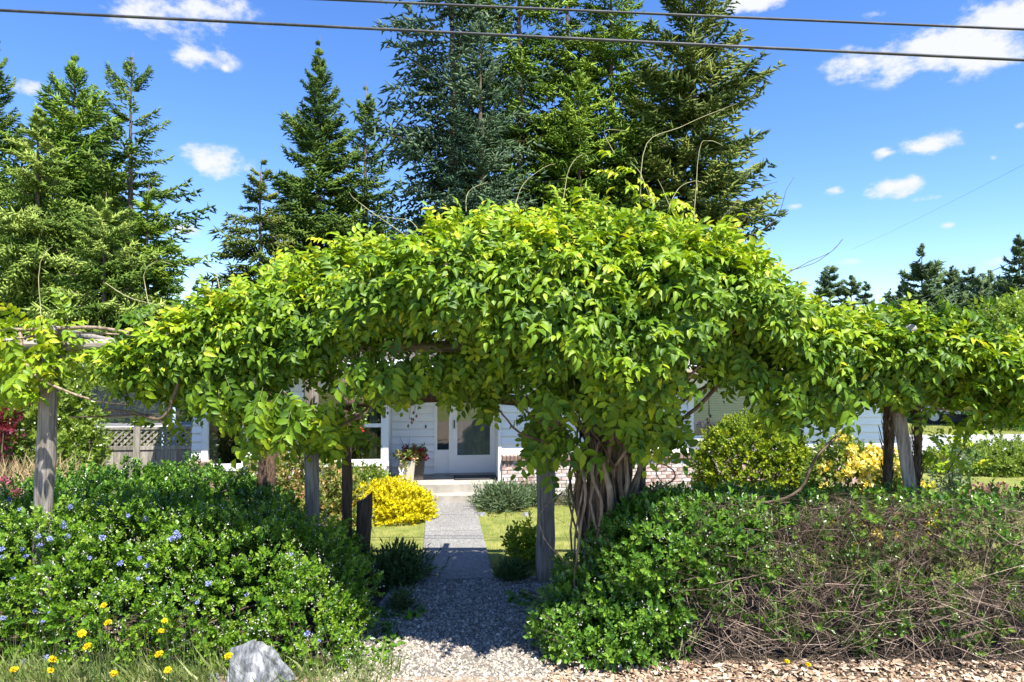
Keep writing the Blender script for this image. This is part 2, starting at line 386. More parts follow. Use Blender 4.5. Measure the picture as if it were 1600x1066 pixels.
def nrm(a): return a / np.maximum(np.linalg.norm(a, axis=-1, keepdims=True), 1e-9)


def frames(p, x, z, s):
    """4x4 matrices from positions, x axes, rough z axes, scales"""
    x = nrm(np.asarray(x, float)); z = np.asarray(z, float)
    z = nrm(z - (z * x).sum(-1, keepdims=True) * x); y = np.cross(z, x)
    n = len(p); m = np.zeros((n, 4, 4)); s = np.broadcast_to(np.asarray(s, float), (n,))
    m[:, :3, 0] = x * s[:, None]; m[:, :3, 1] = y * s[:, None]; m[:, :3, 2] = z * s[:, None]; m[:, :3, 3] = p; m[:, 3, 3] = 1
    return m


def place(base, mats, rnd):
    V, T = base; nv = len(V); n = len(mats)
    v = np.einsum('nij,vj->nvi', mats[:, :3, :3], V) + mats[:, None, :3, 3]
    t = T[None] + (np.arange(n) * nv)[:, None, None]
    return v.reshape(-1, 3), t.reshape(-1, 3), np.repeat(rnd, nv)


def joined(name, parts, mat, parent=None, kind='stuff', off=None):
    """parts: list of (base, mats, rnd) put into one mesh"""
    Vs, Ts, Rs, k = [], [], [], 0
    for base, mats, rnd in parts:
        if len(mats) == 0: continue
        v, t, r = place(base, mats, rnd); Vs.append(v); Ts.append(t + k); Rs.append(r); k += len(v)
    V = np.concatenate(Vs)
    if off is None and parent is not None: off = parent.location
    if off is not None: V = V - np.array(off)
    return link(name, npmesh(name, V, np.concatenate(Ts), mat, np.concatenate(Rs)), parent, kind)


def compose(A, B):
    """every B placed in every A"""
    return np.einsum('aij,bjk->abik', A, B).reshape(-1, 4, 4)


def A3(*rows): return np.array(rows, float)


# base shapes: length 1 along +X, face up +Z
def leaf_base(w=.5, fold=.16, curl=.16, acum=.1):
    V = A3((0, 0, 0), (.3, w * .46, fold * w), (.3, -w * .46, fold * w), (.66, w * .4, fold * w - curl * .45), (.52, 0, -curl * .3), (.66, -w * .4, fold * w - curl * .45), (1, 0, -curl - acum))
    T = np.array([(0, 4, 1), (0, 2, 4), (1, 4, 3), (2, 5, 4), (3, 4, 6), (4, 5, 6)])
    return V, T


LEAF = leaf_base(.5); LEAF_B = leaf_base(.46, .26, .34, .14); LEAF_C = leaf_base(.56, .08, .1); LEAF_N = leaf_base(.42, .2, .22)
SMALL = (A3((0, 0, 0), (.5, .3, .07), (1, 0, -.05), (.5, -.3, .07)), np.array([(0, 2, 1), (0, 3, 2)]))
NARROW = (A3((0, 0, 0), (.5, .13, .02), (1, 0, -.05), (.5, -.13, .02)), np.array([(0, 2, 1), (0, 3, 2)]))
BLADE = (A3((0, .026, 0), (0, -.026, 0), (.5, .022, .12), (.5, -.022, .12), (1, 0, .03)), np.array([(0, 1, 3), (0, 3, 2), (2, 3, 4)]))
SPIKE = (A3((0, .15, -.09), (0, -.15, -.09), (0, 0, .17), (1, 0, 0)), np.array([(0, 1, 3), (1, 2, 3), (2, 0, 3)]))
TWIG = (A3((0, .5, -.29), (0, -.5, -.29), (0, 0, .58), (1, .3, -.17), (1, -.3, -.17), (1, 0, .34)), np.array([(0, 1, 4), (0, 4, 3), (1, 2, 5), (1, 5, 4), (2, 0, 3), (2, 3, 5)]))
PEB = (A3((1, .1, -.25), (-.9, .2, -.25), (.1, 1, -.25), (-.1, -1, -.25), (.15, .1, .6)), np.array([(0, 2, 4), (2, 1, 4), (1, 3, 4), (3, 0, 4)]))
CHIP = (A3((-.5, -.25, 0), (.5, -.2, .06), (.45, .25, .02), (-.5, .2, .09), (-.5, -.25, -.1), (.5, -.2, -.06)), np.array([(0, 1, 2), (0, 2, 3), (0, 4, 5), (0, 5, 1)]))


def twig_mats(a, b, w):
    """thin sticks from a to b, w thick: unequal scale"""
    d = b - a; ln = np.linalg.norm(d, axis=1)
    m = frames(a, d, rng.normal(size=a.shape), 1.0)
    m[:, :3, 0] *= ln[:, None]; m[:, :3, 1] *= w[:, None]; m[:, :3, 2] *= w[:, None]
    return m


def frond(n_pair, droop, leaf, seed):
    """pinnate leaf: leaflet matrices along a drooping stalk of length 1"""
    r = np.random.default_rng(seed); ps, xs, zs, ss = [], [], [], []
    for i in range(n_pair + 1):
        t = .18 + .82 * i / n_pair
        p = np.array((t, .05 * math.sin(t * 4 + seed), -droop * t * t)); ax = nrm(np.array((1, 0, -2 * droop * t)))
        for sgn in ((1, -1) if i < n_pair else (0,)):
            side = np.array((.45 + .3 * t, sgn * 1.0, -.25 - .25 * r.random())) if sgn else ax
            ps.append(p); xs.append(side + r.normal(size=3) * .18); zs.append(np.array((-ax[2], 0, 1)) + r.normal(size=3) * .3)
            ss.append(leaf * (.75 + .5 * math.sin(math.pi * min(t, .85))) * r.uniform(.85, 1.1))
    return frames(np.array(ps), np.array(xs), np.array(zs), np.array(ss))


FRONDS = [frond(5, .3, .3, 1), frond(4, .45, .34, 2), frond(6, .2, .27, 3), frond(4, .15, .32, 4), frond(5, .6, .3, 5)]


def sprig(n, leaf, open_=.8, seed=0):
    """leaf matrices round an upright shoot of length 1 (+Z)"""
    r = np.random.default_rng(seed + 50); ps, xs, zs, ss = [], [], [], []
    for i in range(n):
        t = .1 + .9 * i / (n - 1); a = i * 2.4 + r.uniform(-.4, .4); o = open_ * (1.15 - .75 * t)
        x = np.array((math.cos(a) * o, math.sin(a) * o, .55)); ps.append((0, 0, t)); xs.append(x)
        zs.append(np.array((-math.cos(a) * .5, -math.sin(a) * .5, 1)) + r.normal(size=3) * .3); ss.append(leaf * r.uniform(.75, 1.2))
    return frames(np.array(ps), np.array(xs), np.array(zs), np.array(ss))


def along(p, d, s):
    """frames whose Z axis is d with a random spin"""
    d = nrm(d); x = np.cross(d, rng.normal(size=d.shape)); return frames_z(p, x, d, s)


def frames_z(p, x, z, s):
    z = nrm(z); x = nrm(x - (x * z).sum(-1, keepdims=True) * z); y = np.cross(z, x); n = len(p); s = np.broadcast_to(np.asarray(s, float), (n,))
    m = np.zeros((n, 4, 4)); m[:, :3, 0] = x * s[:, None]; m[:, :3, 1] = y * s[:, None]; m[:, :3, 2] = z * s[:, None]; m[:, :3, 3] = p; m[:, 3, 3] = 1
    return m


def bumps(p, sc, seed):
    """smooth lumpy field about 0, from -1 to 1"""
    r = np.random.default_rng(seed); out = 0
    for k in range(7):
        d = nrm(r.normal(size=3)) * r.uniform(.7, 1.6) / sc; out = out + np.sin(p @ d * 6.28 + r.uniform(0, 6.28))
    return out / 3.2


def lumps_sample(lumps, n, thick=.15, zmin=.02, rough=.12, rs=.5, seed=3):
    """points and outward normals on the skin of a union of ellipsoids [(centre),(radii)]"""
    C = np.array([l[0] for l in lumps], float); Rr = np.array([l[1] for l in lumps], float)
    area = (Rr[:, 0] * Rr[:, 1] + Rr[:, 1] * Rr[:, 2] + Rr[:, 0] * Rr[:, 2])
    out_p, out_n, got = [], [], 0
    for _ in range(12):
        k = rng.choice(len(lumps), size=n * 2, p=area / area.sum()); d = nrm(rng.normal(size=(n * 2, 3)))
        f = 1 - np.minimum(rng.exponential(thick, n * 2), .8)
        p = C[k] + Rr[k] * d * f[:, None]; nn = nrm(d / Rr[k])
        p = p + nn * (bumps(p, rs, seed) * rough)[:, None]
        q = ((p[:, None] - C[None]) / Rr[None]); ins = ((q ** 2).sum(-1) < (f[:, None] ** 2) * .8)
        ins[np.arange(len(k)), k] = False
        ok = (~ins.any(1)) & (p[:, 2] > zmin)
        out_p.append(p[ok]); out_n.append(nn[ok]); got += ok.sum()
        if got >= n: break
    return np.concatenate(out_p)[:n], np.concatenate(out_n)[:n]


def bush_parts(lumps, n, length, leafn, leafsz, base=SMALL, thick=.15, up=.5, jit=.5, open_=.8, rough=.08, seed=3, rs=.4):
    p, nn = lumps_sample(lumps, n, thick, rough=rough, seed=seed, rs=rs)
    d = nn + np.array((0, 0, up)) + rng.normal(size=p.shape) * jit
    A = along(p - nn * length * .5, d, length * rng.uniform(.7, 1.3, len(p))); res = []
    for v in range(3):
        sp = sprig(leafn, leafsz / length, open_, v + seed); a = A[v::3]
        r = np.clip(np.repeat(rng.uniform(.0, .8, len(a)), leafn) + rng.uniform(-.2, .3, len(a) * leafn), 0, 1)
        res.append((base, compose(a, sp), r))
    return res, p, nn


def stems_of(parent, lumps, n, r=.012, mat='dark_stem', base=None):
    """woody stems from the foot up into the crown"""
    mb = MB(); b0 = Vector(base or (0, 0, 0))
    for i in range(n):
        c, rr = lumps[i % len(lumps)]
        tip = Vector([c[j] + random.uniform(-.6, .6) * rr[j] for j in range(3)]); root = Vector((b0.x + (c[0] - b0.x) * .6 + random.uniform(-.1, .1), b0.y + (c[1] - b0.y) * .6 + random.uniform(-.1, .1), -.02))
        mid = (root + tip) / 2 + Vector((random.uniform(-.1, .1), random.uniform(-.1, .1), .05))
        mb.tube([root, mid, tip], [r * 1.3, r, r * .5], 5)
    return mb.build('stem', mat, parent, off=parent.location, kind='stuff')


def shrub(name, label, cat, lumps, n, length, leafn, leafsz, mat, stems=8, group=None, **kw):
    c = np.mean([l[0] for l in lumps], axis=0)
    t = thing(name, label, cat, (c[0], c[1], 0), group=group)
    parts, p, nn = bush_parts(lumps, n, length, leafn, leafsz, **kw)
    joined('foliage', parts, mat, t)
    if stems: stems_of(t, lumps, stems, base=(c[0], c[1], 0))
    return t, p, nn


# ------------------------------------------------------------------ the setting
HOUSE_A = R(6.2); HO = Vector(((737 - 800) / F * 13.3, 13.3, 0))
HU = Vector((math.cos(HOUSE_A), math.sin(HOUSE_A), 0)); HV = Vector((-math.sin(HOUSE_A), math.cos(HOUSE_A), 0))


def hp(px, py, v=0.0):
    """pixel to (u, z) on the plane v behind the facade"""
    d = ray(px, py); o = HO + HV * v; t = (o.x * HV.x + o.y * HV.y) / (d.x * HV.x + d.y * HV.y)
    p = Vector((0, 0, CAM_H)) + d * t; q = p - HO
    return q.dot(HU), p.z


def hw(u, v, z=0.0): return HO + HU * u + HV * v + Vector((0, 0, z))


def sheet(name, poly, mat, z, kind='structure'):
    mb = MB(); mb.quad(*[(p[0], p[1], z) for p in poly]); return mb.build(name, mat, kind=kind)


sheet('ground', [(-400, -60), (400, -60), (400, 900), (-400, 900)], 'lawn', 0)
sheet('garden_bed', [(-9, 5.75), (9, 5.75), (9, 8.2), (-9, 8.2)], 'soil', .004)
bed2 = [hw(-7.5, -1.5), hw(-1.6, -1.5), hw(-1.6, 0), hw(-7.5, 0)]
sheet('flower_bed', bed2, 'soil', .004)
sheet('border_bed', [hw(.6, -.9), hw(9, -1.1), hw(9, 0), hw(.6, 0)], 'soil', .004)
sheet('gravel_path', [(-1.6, 5.2), (.75, 5.2), (.65, 7.2), (.55, 8.35), (-1.35, 8.35), (-1.45, 7.2)], 'gravel_base', .008)
sheet('verge', [(-9, -2), (12, -2), (12, 5.72), (-9, 5.72)], 'chip_base', .012)
sheet('street', [(6.5, 17.6), (60, 21.5), (60, 28), (9, 24.2), (5, 22)], 'road', .012)
# concrete path with control joints: four slabs
pc, phw = -.41, .435
path = bpy.data.objects.new('path', None); COL.objects.link(path); path['kind'] = 'structure'
path.location = HO; path.rotation_euler = (0, 0, HOUSE_A)
for a, b2 in ((-5.05, -3.9), (-3.88, -2.74), (-2.72, -1.62), (-1.6, -.57)):
    MB().box(pc - phw, pc + phw, a, b2, -.05, .03).build('slab', 'aggregate', path)

# ------------------------------------------------------------------ house
house = thing('house', 'low white house with horizontal siding and whitewashed brick base beyond the pergola', 'house', HO, HOUSE_A)
uL, uR = hp(300, 700)[0], hp(1400, 700)[0]
zE = 2.5
uPL, uPR = hp(606, 720)[0], hp(779, 720)[0]      # porch opening
VD = .9                                           # recess depth
zB = hp(780, 709)[1]                              # top of the brick base
zF = .30                                          # porch floor
print('house', uL, uR, uPL, uPR, zB)
# windows (u0,u1,z0,z1)
w1 = (hp(323, 700)[0], hp(381, 700)[0], hp(352, 729)[1], 2.15)
w2 = (hp(492, 700)[0], hp(598, 700)[0], hp(560, 722)[1], 2.15)
w3 = (hp(1081, 700)[0], hp(1200, 700)[0], hp(1100, 684)[1], 2.15)
zL2 = hp(560, 730)[1]                             # lower brick ledge left of the pillar
uPil = hp(597, 720)[0]


def boards(u0, u1, z0, z1, v=0.0, step=.155):
    z = z0
    while z < z1 - .02:
        zt = min(z + step, z1) - .016
        mb = MB(); n = len(mb.v)
        # lapped board: proud at the foot, thin at the head
        mb.v += [(u0, v - .042, z), (u1, v - .042, z), (u1, v - .006, zt), (u0, v - .006, zt), (u0, v, z), (u1, v, z), (u1, v, zt), (u0, v, zt)]
        mb.f += [(0, 1, 2, 3), (4, 7, 6, 5), (0, 4, 5, 1), (3, 2, 6, 7), (0, 3, 7, 4), (1, 5, 6, 2)]
        mb.build('siding_board', 'white', house); z = zt + .016


wall = MB()
T_ = .12


def wall_seg(u0, u1, z0=0, z1=zE): wall.box(u0, u1, .001, T_, z0, z1)


wall_seg(uL, w1[0]); wall_seg(w1[0], w1[1], 0, w1[2]); wall_seg(w1[0], w1[1], w1[3], zE)
wall_seg(w1[1], w2[0]); wall_seg(w2[0], w2[1], 0, w2[2]); wall_seg(w2[0], w2[1], w2[3], zE); wall_seg(w2[1], uPL)
wall_seg(uPR, w3[0]); wall_seg(w3[0], w3[1], 0, w3[2]); wall_seg(w3[0], w3[1], w3[3], zE); wall_seg(w3[1], uR)
wall.box(uL, uL + T_, T_, 8, 0, zE); wall.box(uR - T_, uR, T_, 8, 0, zE); wall.box(uL, uR, 8, 8 + T_, 0, zE)
# porch recess
uS0, uS1 = hp(683, 720, VD)[0], hp(704, 720, VD)[0]; uD1 = hp(773, 720, VD)[0]
wall.box(uPL - T_, uPL, T_, VD + T_, 0, zE); wall.box(uPR, uPR + T_, T_, VD + T_, 0, zE)
wall.box(uPL, uS0 - .0, VD + .001, VD + T_, 0, zE); wall.box(uS0, uPR, VD + .001, VD + T_, 2.36, zE)
wall.box(uD1 + .05, uPR, VD + .001, VD + T_, 0, 2.36)
wall.build('wall', 'white', house)

boards(uL, w1[0] - .09, zB, zE); boards(w1[1] + .09, w2[0] - .09, zB, zE); boards(w2[1] + .09, uPL - .09, zB + .0, zE)
boards(uPR + .06, w3[0] - .09, zB + .03, zE); boards(w3[1] + .09, uR, zB + .03, zE)
boards(uPL + .02, uS0 - .06, zF + .02, zE, VD)
MB().box(uPL - .085, uPL + .012, -.045, .0, .02, zE).build('corner_trim', 'trim', house)
MB().box(uPR - .012, uPR + .055, -.04, .0, .02, zE).build('corner_trim', 'trim', house)
MB().box(uPR + .056, w3[0] - .09, -.06, 0, zB - .02, zB + .028).build('ledge_trim', 'trim', house)

# bricks
BL, BH, BD = .2, .058, .09


def brick_row_mesh():
    mb = MB(); b = .004
    x, y, z = BL / 2, BD / 2, BH / 2
    mb.v += [(-x + b, -y, -z + b), (x - b, -y, -z + b), (x - b, -y, z - b), (-x + b, -y, z - b), (-x, -y + b, -z), (x, -y + b, -z), (x, -y + b, z), (-x, -y + b, z), (-x, y, -z), (x, y, -z), (x, y, z), (-x, y, z)]
    mb.f += [(0, 1, 2, 3), (0, 4, 5, 1), (1, 5, 6, 2), (2, 6, 7, 3), (3, 7, 4, 0), (4, 8, 9, 5), (5, 9, 10, 6), (6, 10, 11, 7), (7, 11, 8, 4)]
    return mb.mesh('brick', 'brick')


bm_full = brick_row_mesh()


def bricks(u0, u1, z0, z1, v):
    rows = int((z1 - z0) / (BH + .012)); k = 0
    MB().box(u0, u1, v + .012, v + BD - .005, z0, z1).build('mortar', 'mortar', house)
    for r_ in range(rows):
        z = z1 - (r_ + .5) * (BH + .012); u = u0 + ((BL + .012) / 2 if r_ % 2 else 0)
        us = []
        if r_ % 2: us.append((u0 + (BL / 2 - .006) / 2, .46))
        while u + BL <= u1 + .001: us.append((u + BL / 2, 1)); u += BL + .012
        if u1 - u > .05: us.append((u + (u1 - u) / 2, (u1 - u) / BL))
        for uc, sx in us:
            o = link('brick', bm_full, house); o.location = (uc, v + BD / 2 - random.uniform(0, .005), z); o.scale = (sx, 1, 1); k += 1
    return k


cap_me = None


def cap(u0, u1, z, v, step=.075):
    """a course of bricks on edge that tops the base, tilted out"""
    global cap_me
    if cap_me is None:
        cap_me = MB().box(-.03, .03, -.09, .09, -.045, .045).mesh('cap_brick', 'brick_cap')
    n = int((u1 - u0) / step)
    for i in range(n):
        o = link('cap_brick', cap_me, house); o.location = (u0 + (i + .5) * (u1 - u0) / n, v + .03, z); o.rotation_euler = (R(6), 0, random.uniform(-.02, .02)); o.scale.x = (u1 - u0) / n / step


nb = bricks(uPR + .06, w3[0] + .15, .0, zB - .11, -.09); cap(uPR + .06, w3[0] + .15, zB - .065, -.09, .075)
nb += bricks(uPil, uPL - .09, .0, hp(600, 722)[1], -.2); cap(uPil, uPL - .09, hp(600, 717)[1], -.2)
nb += bricks(hp(560, 740)[0], uPil - .002, .2, zL2 - .1, -.09); cap(hp(556, 740)[0], uPil - .002, zL2 - .06, -.1)
nb += bricks(uL, uL + .36, .3, hp(310, 727)[1], -.09); cap(uL, uL + .36, hp(310, 724)[1], -.09)
nb += bricks(w1[1] + .02, w1[1] + .42, .35, hp(390, 726)[1], -.09); cap(w1[1] + .02, w1[1] + .42, hp(390, 722)[1], -.09)
print('bricks', nb)
MB().box(uL + .36, w1[1] + .02, -.08, 0, 0, w1[2] - .1).build('base_wall', 'brick_cap', house)
MB().box(w1[1] + .42, hp(560, 740)[0], -.08, 0, 0, zL2 - .12).build('base_wall', 'brick_cap', house)
MB().box(w3[0] + .15, uR, -.08, 0, 0, zB - .02).build('base_wall', 'brick_cap', house)


def window(u0, u1, z0, z1, bar_z=None, curtain=None, blind=False, v=0.0):
    w = .055
    fr_ = MB()
    fr_.box(u0 - .085, u0 + .03, v - .04, v + .07, z0, z1); fr_.box(u1 - .03, u1 + .085, v - .04, v + .07, z0, z1)
    fr_.box(u0 + .03, u1 - .03, v - .038, v + .07, z1 - .05, z1 + .08); fr_.box(u0 + .03, u1 - .03, v - .038, v + .07, z0, z0 + .045)
    if bar_z: fr_.box(u0 + .031, u1 - .031, v - .02, v + .05, bar_z - .035, bar_z + .035)
    f = fr_.build('window', 'trim', house)
    MB().box(u0 - .12, u1 + .12, v - .1, v + .02, z0 - .07, z0 - .003).build('sill', 'trim', f)
    MB().box(u0 + .025, u1 - .025, v + .02, v + .026, z0 + .03, z1 - .03).build('pane', 'glass', f)
    inn = MB(); d = 1.6
    inn.quad((u0 - .05, v + d, z0 - .4), (u1 + .05, v + d, z0 - .4), (u1 + .05, v + d, z1 + .3), (u0 - .05, v + d, z1 + .3))
    inn.quad((u0 - .05, v + .125, z0 - .4), (u1 + .05, v + .125, z0 - .4), (u1 + .05, v + d, z0 - .4), (u0 - .05, v + d, z0 - .4))
    inn.quad((u0 - .05, v + .125, z1 + .3), (u1 + .05, v + .125, z1 + .3), (u1 + .05, v + d, z1 + .3), (u0 - .05, v + d, z1 + .3))
    inn.quad((u0 - .05, v + .125, z0 - .4), (u0 - .05, v + d, z0 - .4), (u0 - .05, v + d, z1 + .3), (u0 - .05, v + .125, z1 + .3))
    inn.quad((u1 + .05, v + .125, z0 - .4), (u1 + .05, v + d, z0 - .4), (u1 + .05, v + d, z1 + .3), (u1 + .05, v + .125, z1 + .3))
    inn.build('interior', 'interior', f)
    if curtain:
        for c0, c1 in curtain:
            mb = MB(); n = 14
            for i in range(n):
                ua, ub = c0 + (c1 - c0) * i / n, c0 + (c1 - c0) * (i + 1) / n
                va, vb = v + .15 + .03 * math.sin(i * 1.9), v + .15 + .03 * math.sin((i + 1) * 1.9)
                mb.quad((ua, va, z0 + .02), (ub, vb, z0 + .02), (ub, vb, z1), (ua, va, z1))
            mb.build('curtain', 'curtain', f)
    if blind:
        mb = MB(); z = z0 + .06
        while z < z1: mb.box(u0 + .03, u1 - .03, v + .06, v + .085, z, z + .042); z += .048
        mb.build('blind', 'trim', f, kind='stuff')


window(*w1, curtain=[(w1[0] + .02, w1[0] + .14)])
window(*w2, bar_z=hp(560, 665)[1], curtain=[(hp(576, 700)[0], hp(588, 700)[0])])
window(*w3, blind=True)
# door set: sidelight, storm door
dz1 = 2.34
dset = MB()
dset.box(uS0 - .06, uS0, VD - .05, VD + .1, zF, dz1); dset.box(uS1 - .035, uS1 + .035, VD - .05, VD + .1, zF, dz1); dset.box(uD1, uD1 + .06, VD - .05, VD + .1, zF, dz1)
dset.box(uS0, uD1, VD - .05, VD + .1, dz1 - .06, dz1)
df_ = dset.build('door_frame', 'trim', house)
zs = hp(693, 703, VD)[1]
sl = MB().box(uS0, uS1 - .035, VD - .01, VD + .04, zF + .03, zs).build('sidelight', 'trim', house)
MB().box(uS0, uS1 - .035, VD + .0, VD + .006, zs, dz1 - .06).build('pane', 'glass', sl)
MB().quad((uS0, VD + .09, zs), (uS1, VD + .09, zs), (uS1, VD + .09, dz1), (uS0, VD + .09, dz1)).build('interior', 'interior', sl)
zd = hp(737, 711, VD)[1]; a, b2 = uS1 + .036, uD1 - .001
door = MB(); door.box(a, b2, VD - .03, VD + .02, zF + .03, zd); door.box(a, a + .1, VD - .03, VD + .02, zd, dz1 - .06); door.box(b2 - .1, b2, VD - .03, VD + .02, zd, dz1 - .06)
door.box(a + .1, b2 - .1, VD - .03, VD + .02, dz1 - .17, dz1 - .06)
door = door.build('door', 'trim', house)
MB().box(a + .1, b2 - .1, VD - .008, VD - .002, zd, dz1 - .17).build('pane', 'glass', door)
MB().box(a + .1, b2 - .1, VD + .03, VD + .07, zF, dz1 - .1).build('inner_panel', 'curtain', door)
MB().box(a + .025, a + .05, VD - .075, VD - .03, zF + .95, zF + 1.12).build('handle', 'brass', door)
MB().box(uS0 - .06, uD1 + .06, VD - .13, VD - .051, zF + .001, zF + .035).build('threshold', 'concrete', house)
MB().box(hp(664, 667, VD)[0], hp(666.5, 667, VD)[0], VD - .05, VD - .027, hp(665, 669, VD)[1], hp(665, 664, VD)[1]).build('doorbell', 'brass', house)
MB().box(uPL - .35, uPR + .04, -.27, VD, .0, zF).build('porch_floor', 'concrete', house)
u0, u1 = hp(664, 780, -.57)[0], hp(778, 780, -.57)[0]
MB().box(u0, u1, -.57, -.272, .0, .145).build('step', 'concrete', house)
# eaves and roof
ov = .72
MB().box(uL - .4, uR + .4, -ov, VD + .2, zE, zE + .03).build('soffit', 'trim', house)
MB().box(uL - .4, uR + .4, -ov - .03, -ov, zE - .05, zE + .16).build('fascia', 'trim', house)
rf = MB(); zr = 3.35
a, b2, c, d = (uL - .4, -ov - .03, zE + .161), (uR + .4, -ov - .03, zE + .161), (uR + .4, 8.6, zE + .161), (uL - .4, 8.6, zE + .161)
r1, r2 = (uL + 3.2, 4, zr), (uR - 3.2, 4, zr)
rf.v = [a, b2, c, d, r1, r2]; rf.f = [(0, 1, 5, 4), (1, 2, 5), (2, 3, 4, 5), (3, 0, 4), (0, 3, 2, 1)]
rf.build('roof', 'roof', house)

# things on the porch
mat_c = hw((uS1 + uD1) / 2 + .05, .42, zF)
dm = thing('door_mat', 'dark grey door mat on the porch floor at the front door', 'door mat', mat_c, HOUSE_A)
MB().box(-.43, .43, -.22, .22, .001, .018).build('mat', 'mat_dark', dm)
MB().box(-.45, -.43, -.24, .24, .001, .02).box(.43, .45, -.24, .24, .001, .02).box(-.43, .43, -.24, -.22, .001, .02).box(-.43, .43, .22, .24, .001, .02).build('border', 'rubber', dm)


def planter(px, v, hgt, w0, w1_, mat, name, label):
    u = hp(px, 740, v)[0]; t_ = thing(name, label, 'plant pot', hw(u, v, zF), HOUSE_A)
    mb = MB(); n = 4
    prof = [(w0, 0), (w1_, hgt), (w1_ * 1.06, hgt), (w1_ * 1.06, hgt - .03)]
    rot = math.pi / 4
    pts = [[(r_ * math.cos(rot + k * math.pi / 2) * 1.414, r_ * math.sin(rot + k * math.pi / 2) * 1.414, z) for k in range(4)] for r_, z in ((w0, 0), (w1_, hgt), (w1_ - .03, hgt), (w1_ - .04, hgt - .05))]
    for ring in pts: mb.v += ring
    for i in range(3):
        for k in range(4): mb.f.append((i * 4 + k, i * 4 + (k + 1) % 4, i * 4 + 4 + (k + 1) % 4, i * 4 + 4 + k))
    mb.f.append((3, 2, 1, 0))
    mb.build('pot', mat, t_)
    MB().box(-w1_ + .04, w1_ - .04, -w1_ + .04, w1_ - .04, hgt - .06, hgt - .04).build('soil', 'soil', t_)
    return t_, hw(u, v, zF + hgt)


pl1, c1 = planter(637, .12, .42, .11, .145, 'pot_beige', 'planter', 'tall square beige planter with red and green leaves on the porch')
pl2, c2 = planter(654, .34, .44, .09, .13, 'pot_dark', 'planter', 'dark tapered planter with a drooping red flower beside the beige planter')


def pot_plant(t_, c, mat, n, rx, rz, ls):
    lm = [((c.x, c.y, c.z + .06), (rx, rx, rz))]
    parts, p, nn = bush_parts(lm, n, .1, 7, ls, thick=.4, up=.6)
    q = t_.location; V = []
    o = joined('foliage', parts, mat, None, off=(0, 0, 0)); o.parent = t_; o.matrix_parent_inverse = (Matrix.Translation(q) @ Matrix.Rotation(HOUSE_A, 4, 'Z')).inverted()


pot_plant(pl1, c1, 'spirea', 60, .2, .14, .07); pot_plant(pl1, c1 + Vector((.0, 0, .05)), 'maroon', 22, .18, .12, .07); pot_plant(pl2, c2, 'hedge', 50, .17, .15, .06)
inv = (Matrix.Translation(pl1.location) @ Matrix.Rotation(HOUSE_A, 4, 'Z')).inverted()
mb = MB()
for i in range(9):
    dx, dy = random.uniform(-.2, .05), random.uniform(-.1, .1)
    mb.tube([c1, c1 + Vector((dx * .5, dy * .5, .25)), c1 + Vector((dx, dy, random.uniform(.35, .5)))], [.004, .003, .001], 3)
o = mb.build('grass_spike', 'lav', pl1, kind='stuff'); o.matrix_parent_inverse = inv
inv2 = (Matrix.Translation(pl2.location) @ Matrix.Rotation(HOUSE_A, 4, 'Z')).inverted()


def blossom_mesh(name, mat, r=.06, n=26, seed=0, leafsz=.7):
    """a ruffled head of petals about r in radius"""
    g = np.random.default_rng(seed); d = nrm(g.normal(size=(n, 3)))
    m_ = frames(d * r * .35, d + g.normal(size=d.shape) * .5, g.normal(size=d.shape), r * leafsz)
    v, t2, rr = place(LEAF_C, m_, g.random(n)); return npmesh(name, v, t2, mat, rr)


rose = blossom_mesh('flower', 'red_petal', .075, 30, 3)
for dx, dz in ((.06, .13), (.12, .07), (.16, .0), (.1, .15)):
    o = link('flower', rose, pl2); p_ = inv2 @ (c2 + Vector((dx, -.08, dz))); o.location = p_
# rabbit figure
rb = hw(hp(627, 745, -.1)[0], -.1, zF)
rab = thing('rabbit_figurine', 'small white rabbit figurine sitting in front of the beige planter', 'figurine', rb)
mb = MB(); mb.lathe([(.03, 0), (.065, .02), (.07, .06), (.055, .11), (.035, .14)], 10)
mb.lathe([(.02, .12), (.042, .145), (.045, .17), (.034, .2), (.012, .215)], 10, (0, -.02, 0)); mb.build('body', 'ornament', rab, smooth=True)
for s_ in (-1, 1):
    MB().tube([(s_ * .015, -.015, .2), (s_ * .03, 0, .25), (s_ * .05, .005, .3)], [.012, .017, .004], 6).build('ear', 'ornament', rab, smooth=True)
    MB().lathe([(.012, 0), (.02, .012), (.008, .03)], 8, (s_ * .035, -.06, 0)).build('paw', 'ornament', rab, smooth=True)

# hanging basket by the window, seen beside the slim post
hb = P(558, 650, 11.2)
bas = thing('hanging_basket', 'hanging flower basket with one red bloom in front of the window', 'hanging basket', hb)
parts, p_, n_ = bush_parts([((hb.x - .02, hb.y, hb.z + .1), (.16, .15, .24)), ((hb.x - .03, hb.y, hb.z - .14), (.12, .12, .16))], 130, .12, 8, .055, thick=.3, up=0, mat=None) if False else bush_parts([((hb.x - .02, hb.y, hb.z + .1), (.16, .15, .24)), ((hb.x - .03, hb.y, hb.z - .14), (.12, .12, .16))], 130, .12, 8, .055, thick=.3, up=0)
joined('foliage', parts, 'laurel', bas)
MB().lathe([(.05, -.12), (.13, -.05), (.16, .03), (.165, .05)], 12).build('basket', 'wood_dark', bas)
MB().tube([(0, 0, .05), (0, .2, .5), (0, .6, 1.0)], .006, 4).build('hanger', 'brass', bas)
o = link('flower', rose, bas); o.location = P(561, 673, 11.05) - hb; o.scale = (1.1, 1.1, 1.1)

# ------------------------------------------------------------------ left: fence, trampoline
fa, fb = hp(304, 700, .3)[0], hp(60, 700, .3)[0]
fo = hw(fa, .3)
fence = thing('lattice_fence', 'weathered grey board fence with a lattice top running from the house to the left', 'fence', fo, HOUSE_A)


def fz(py): return hp(215, py, .3)[1]


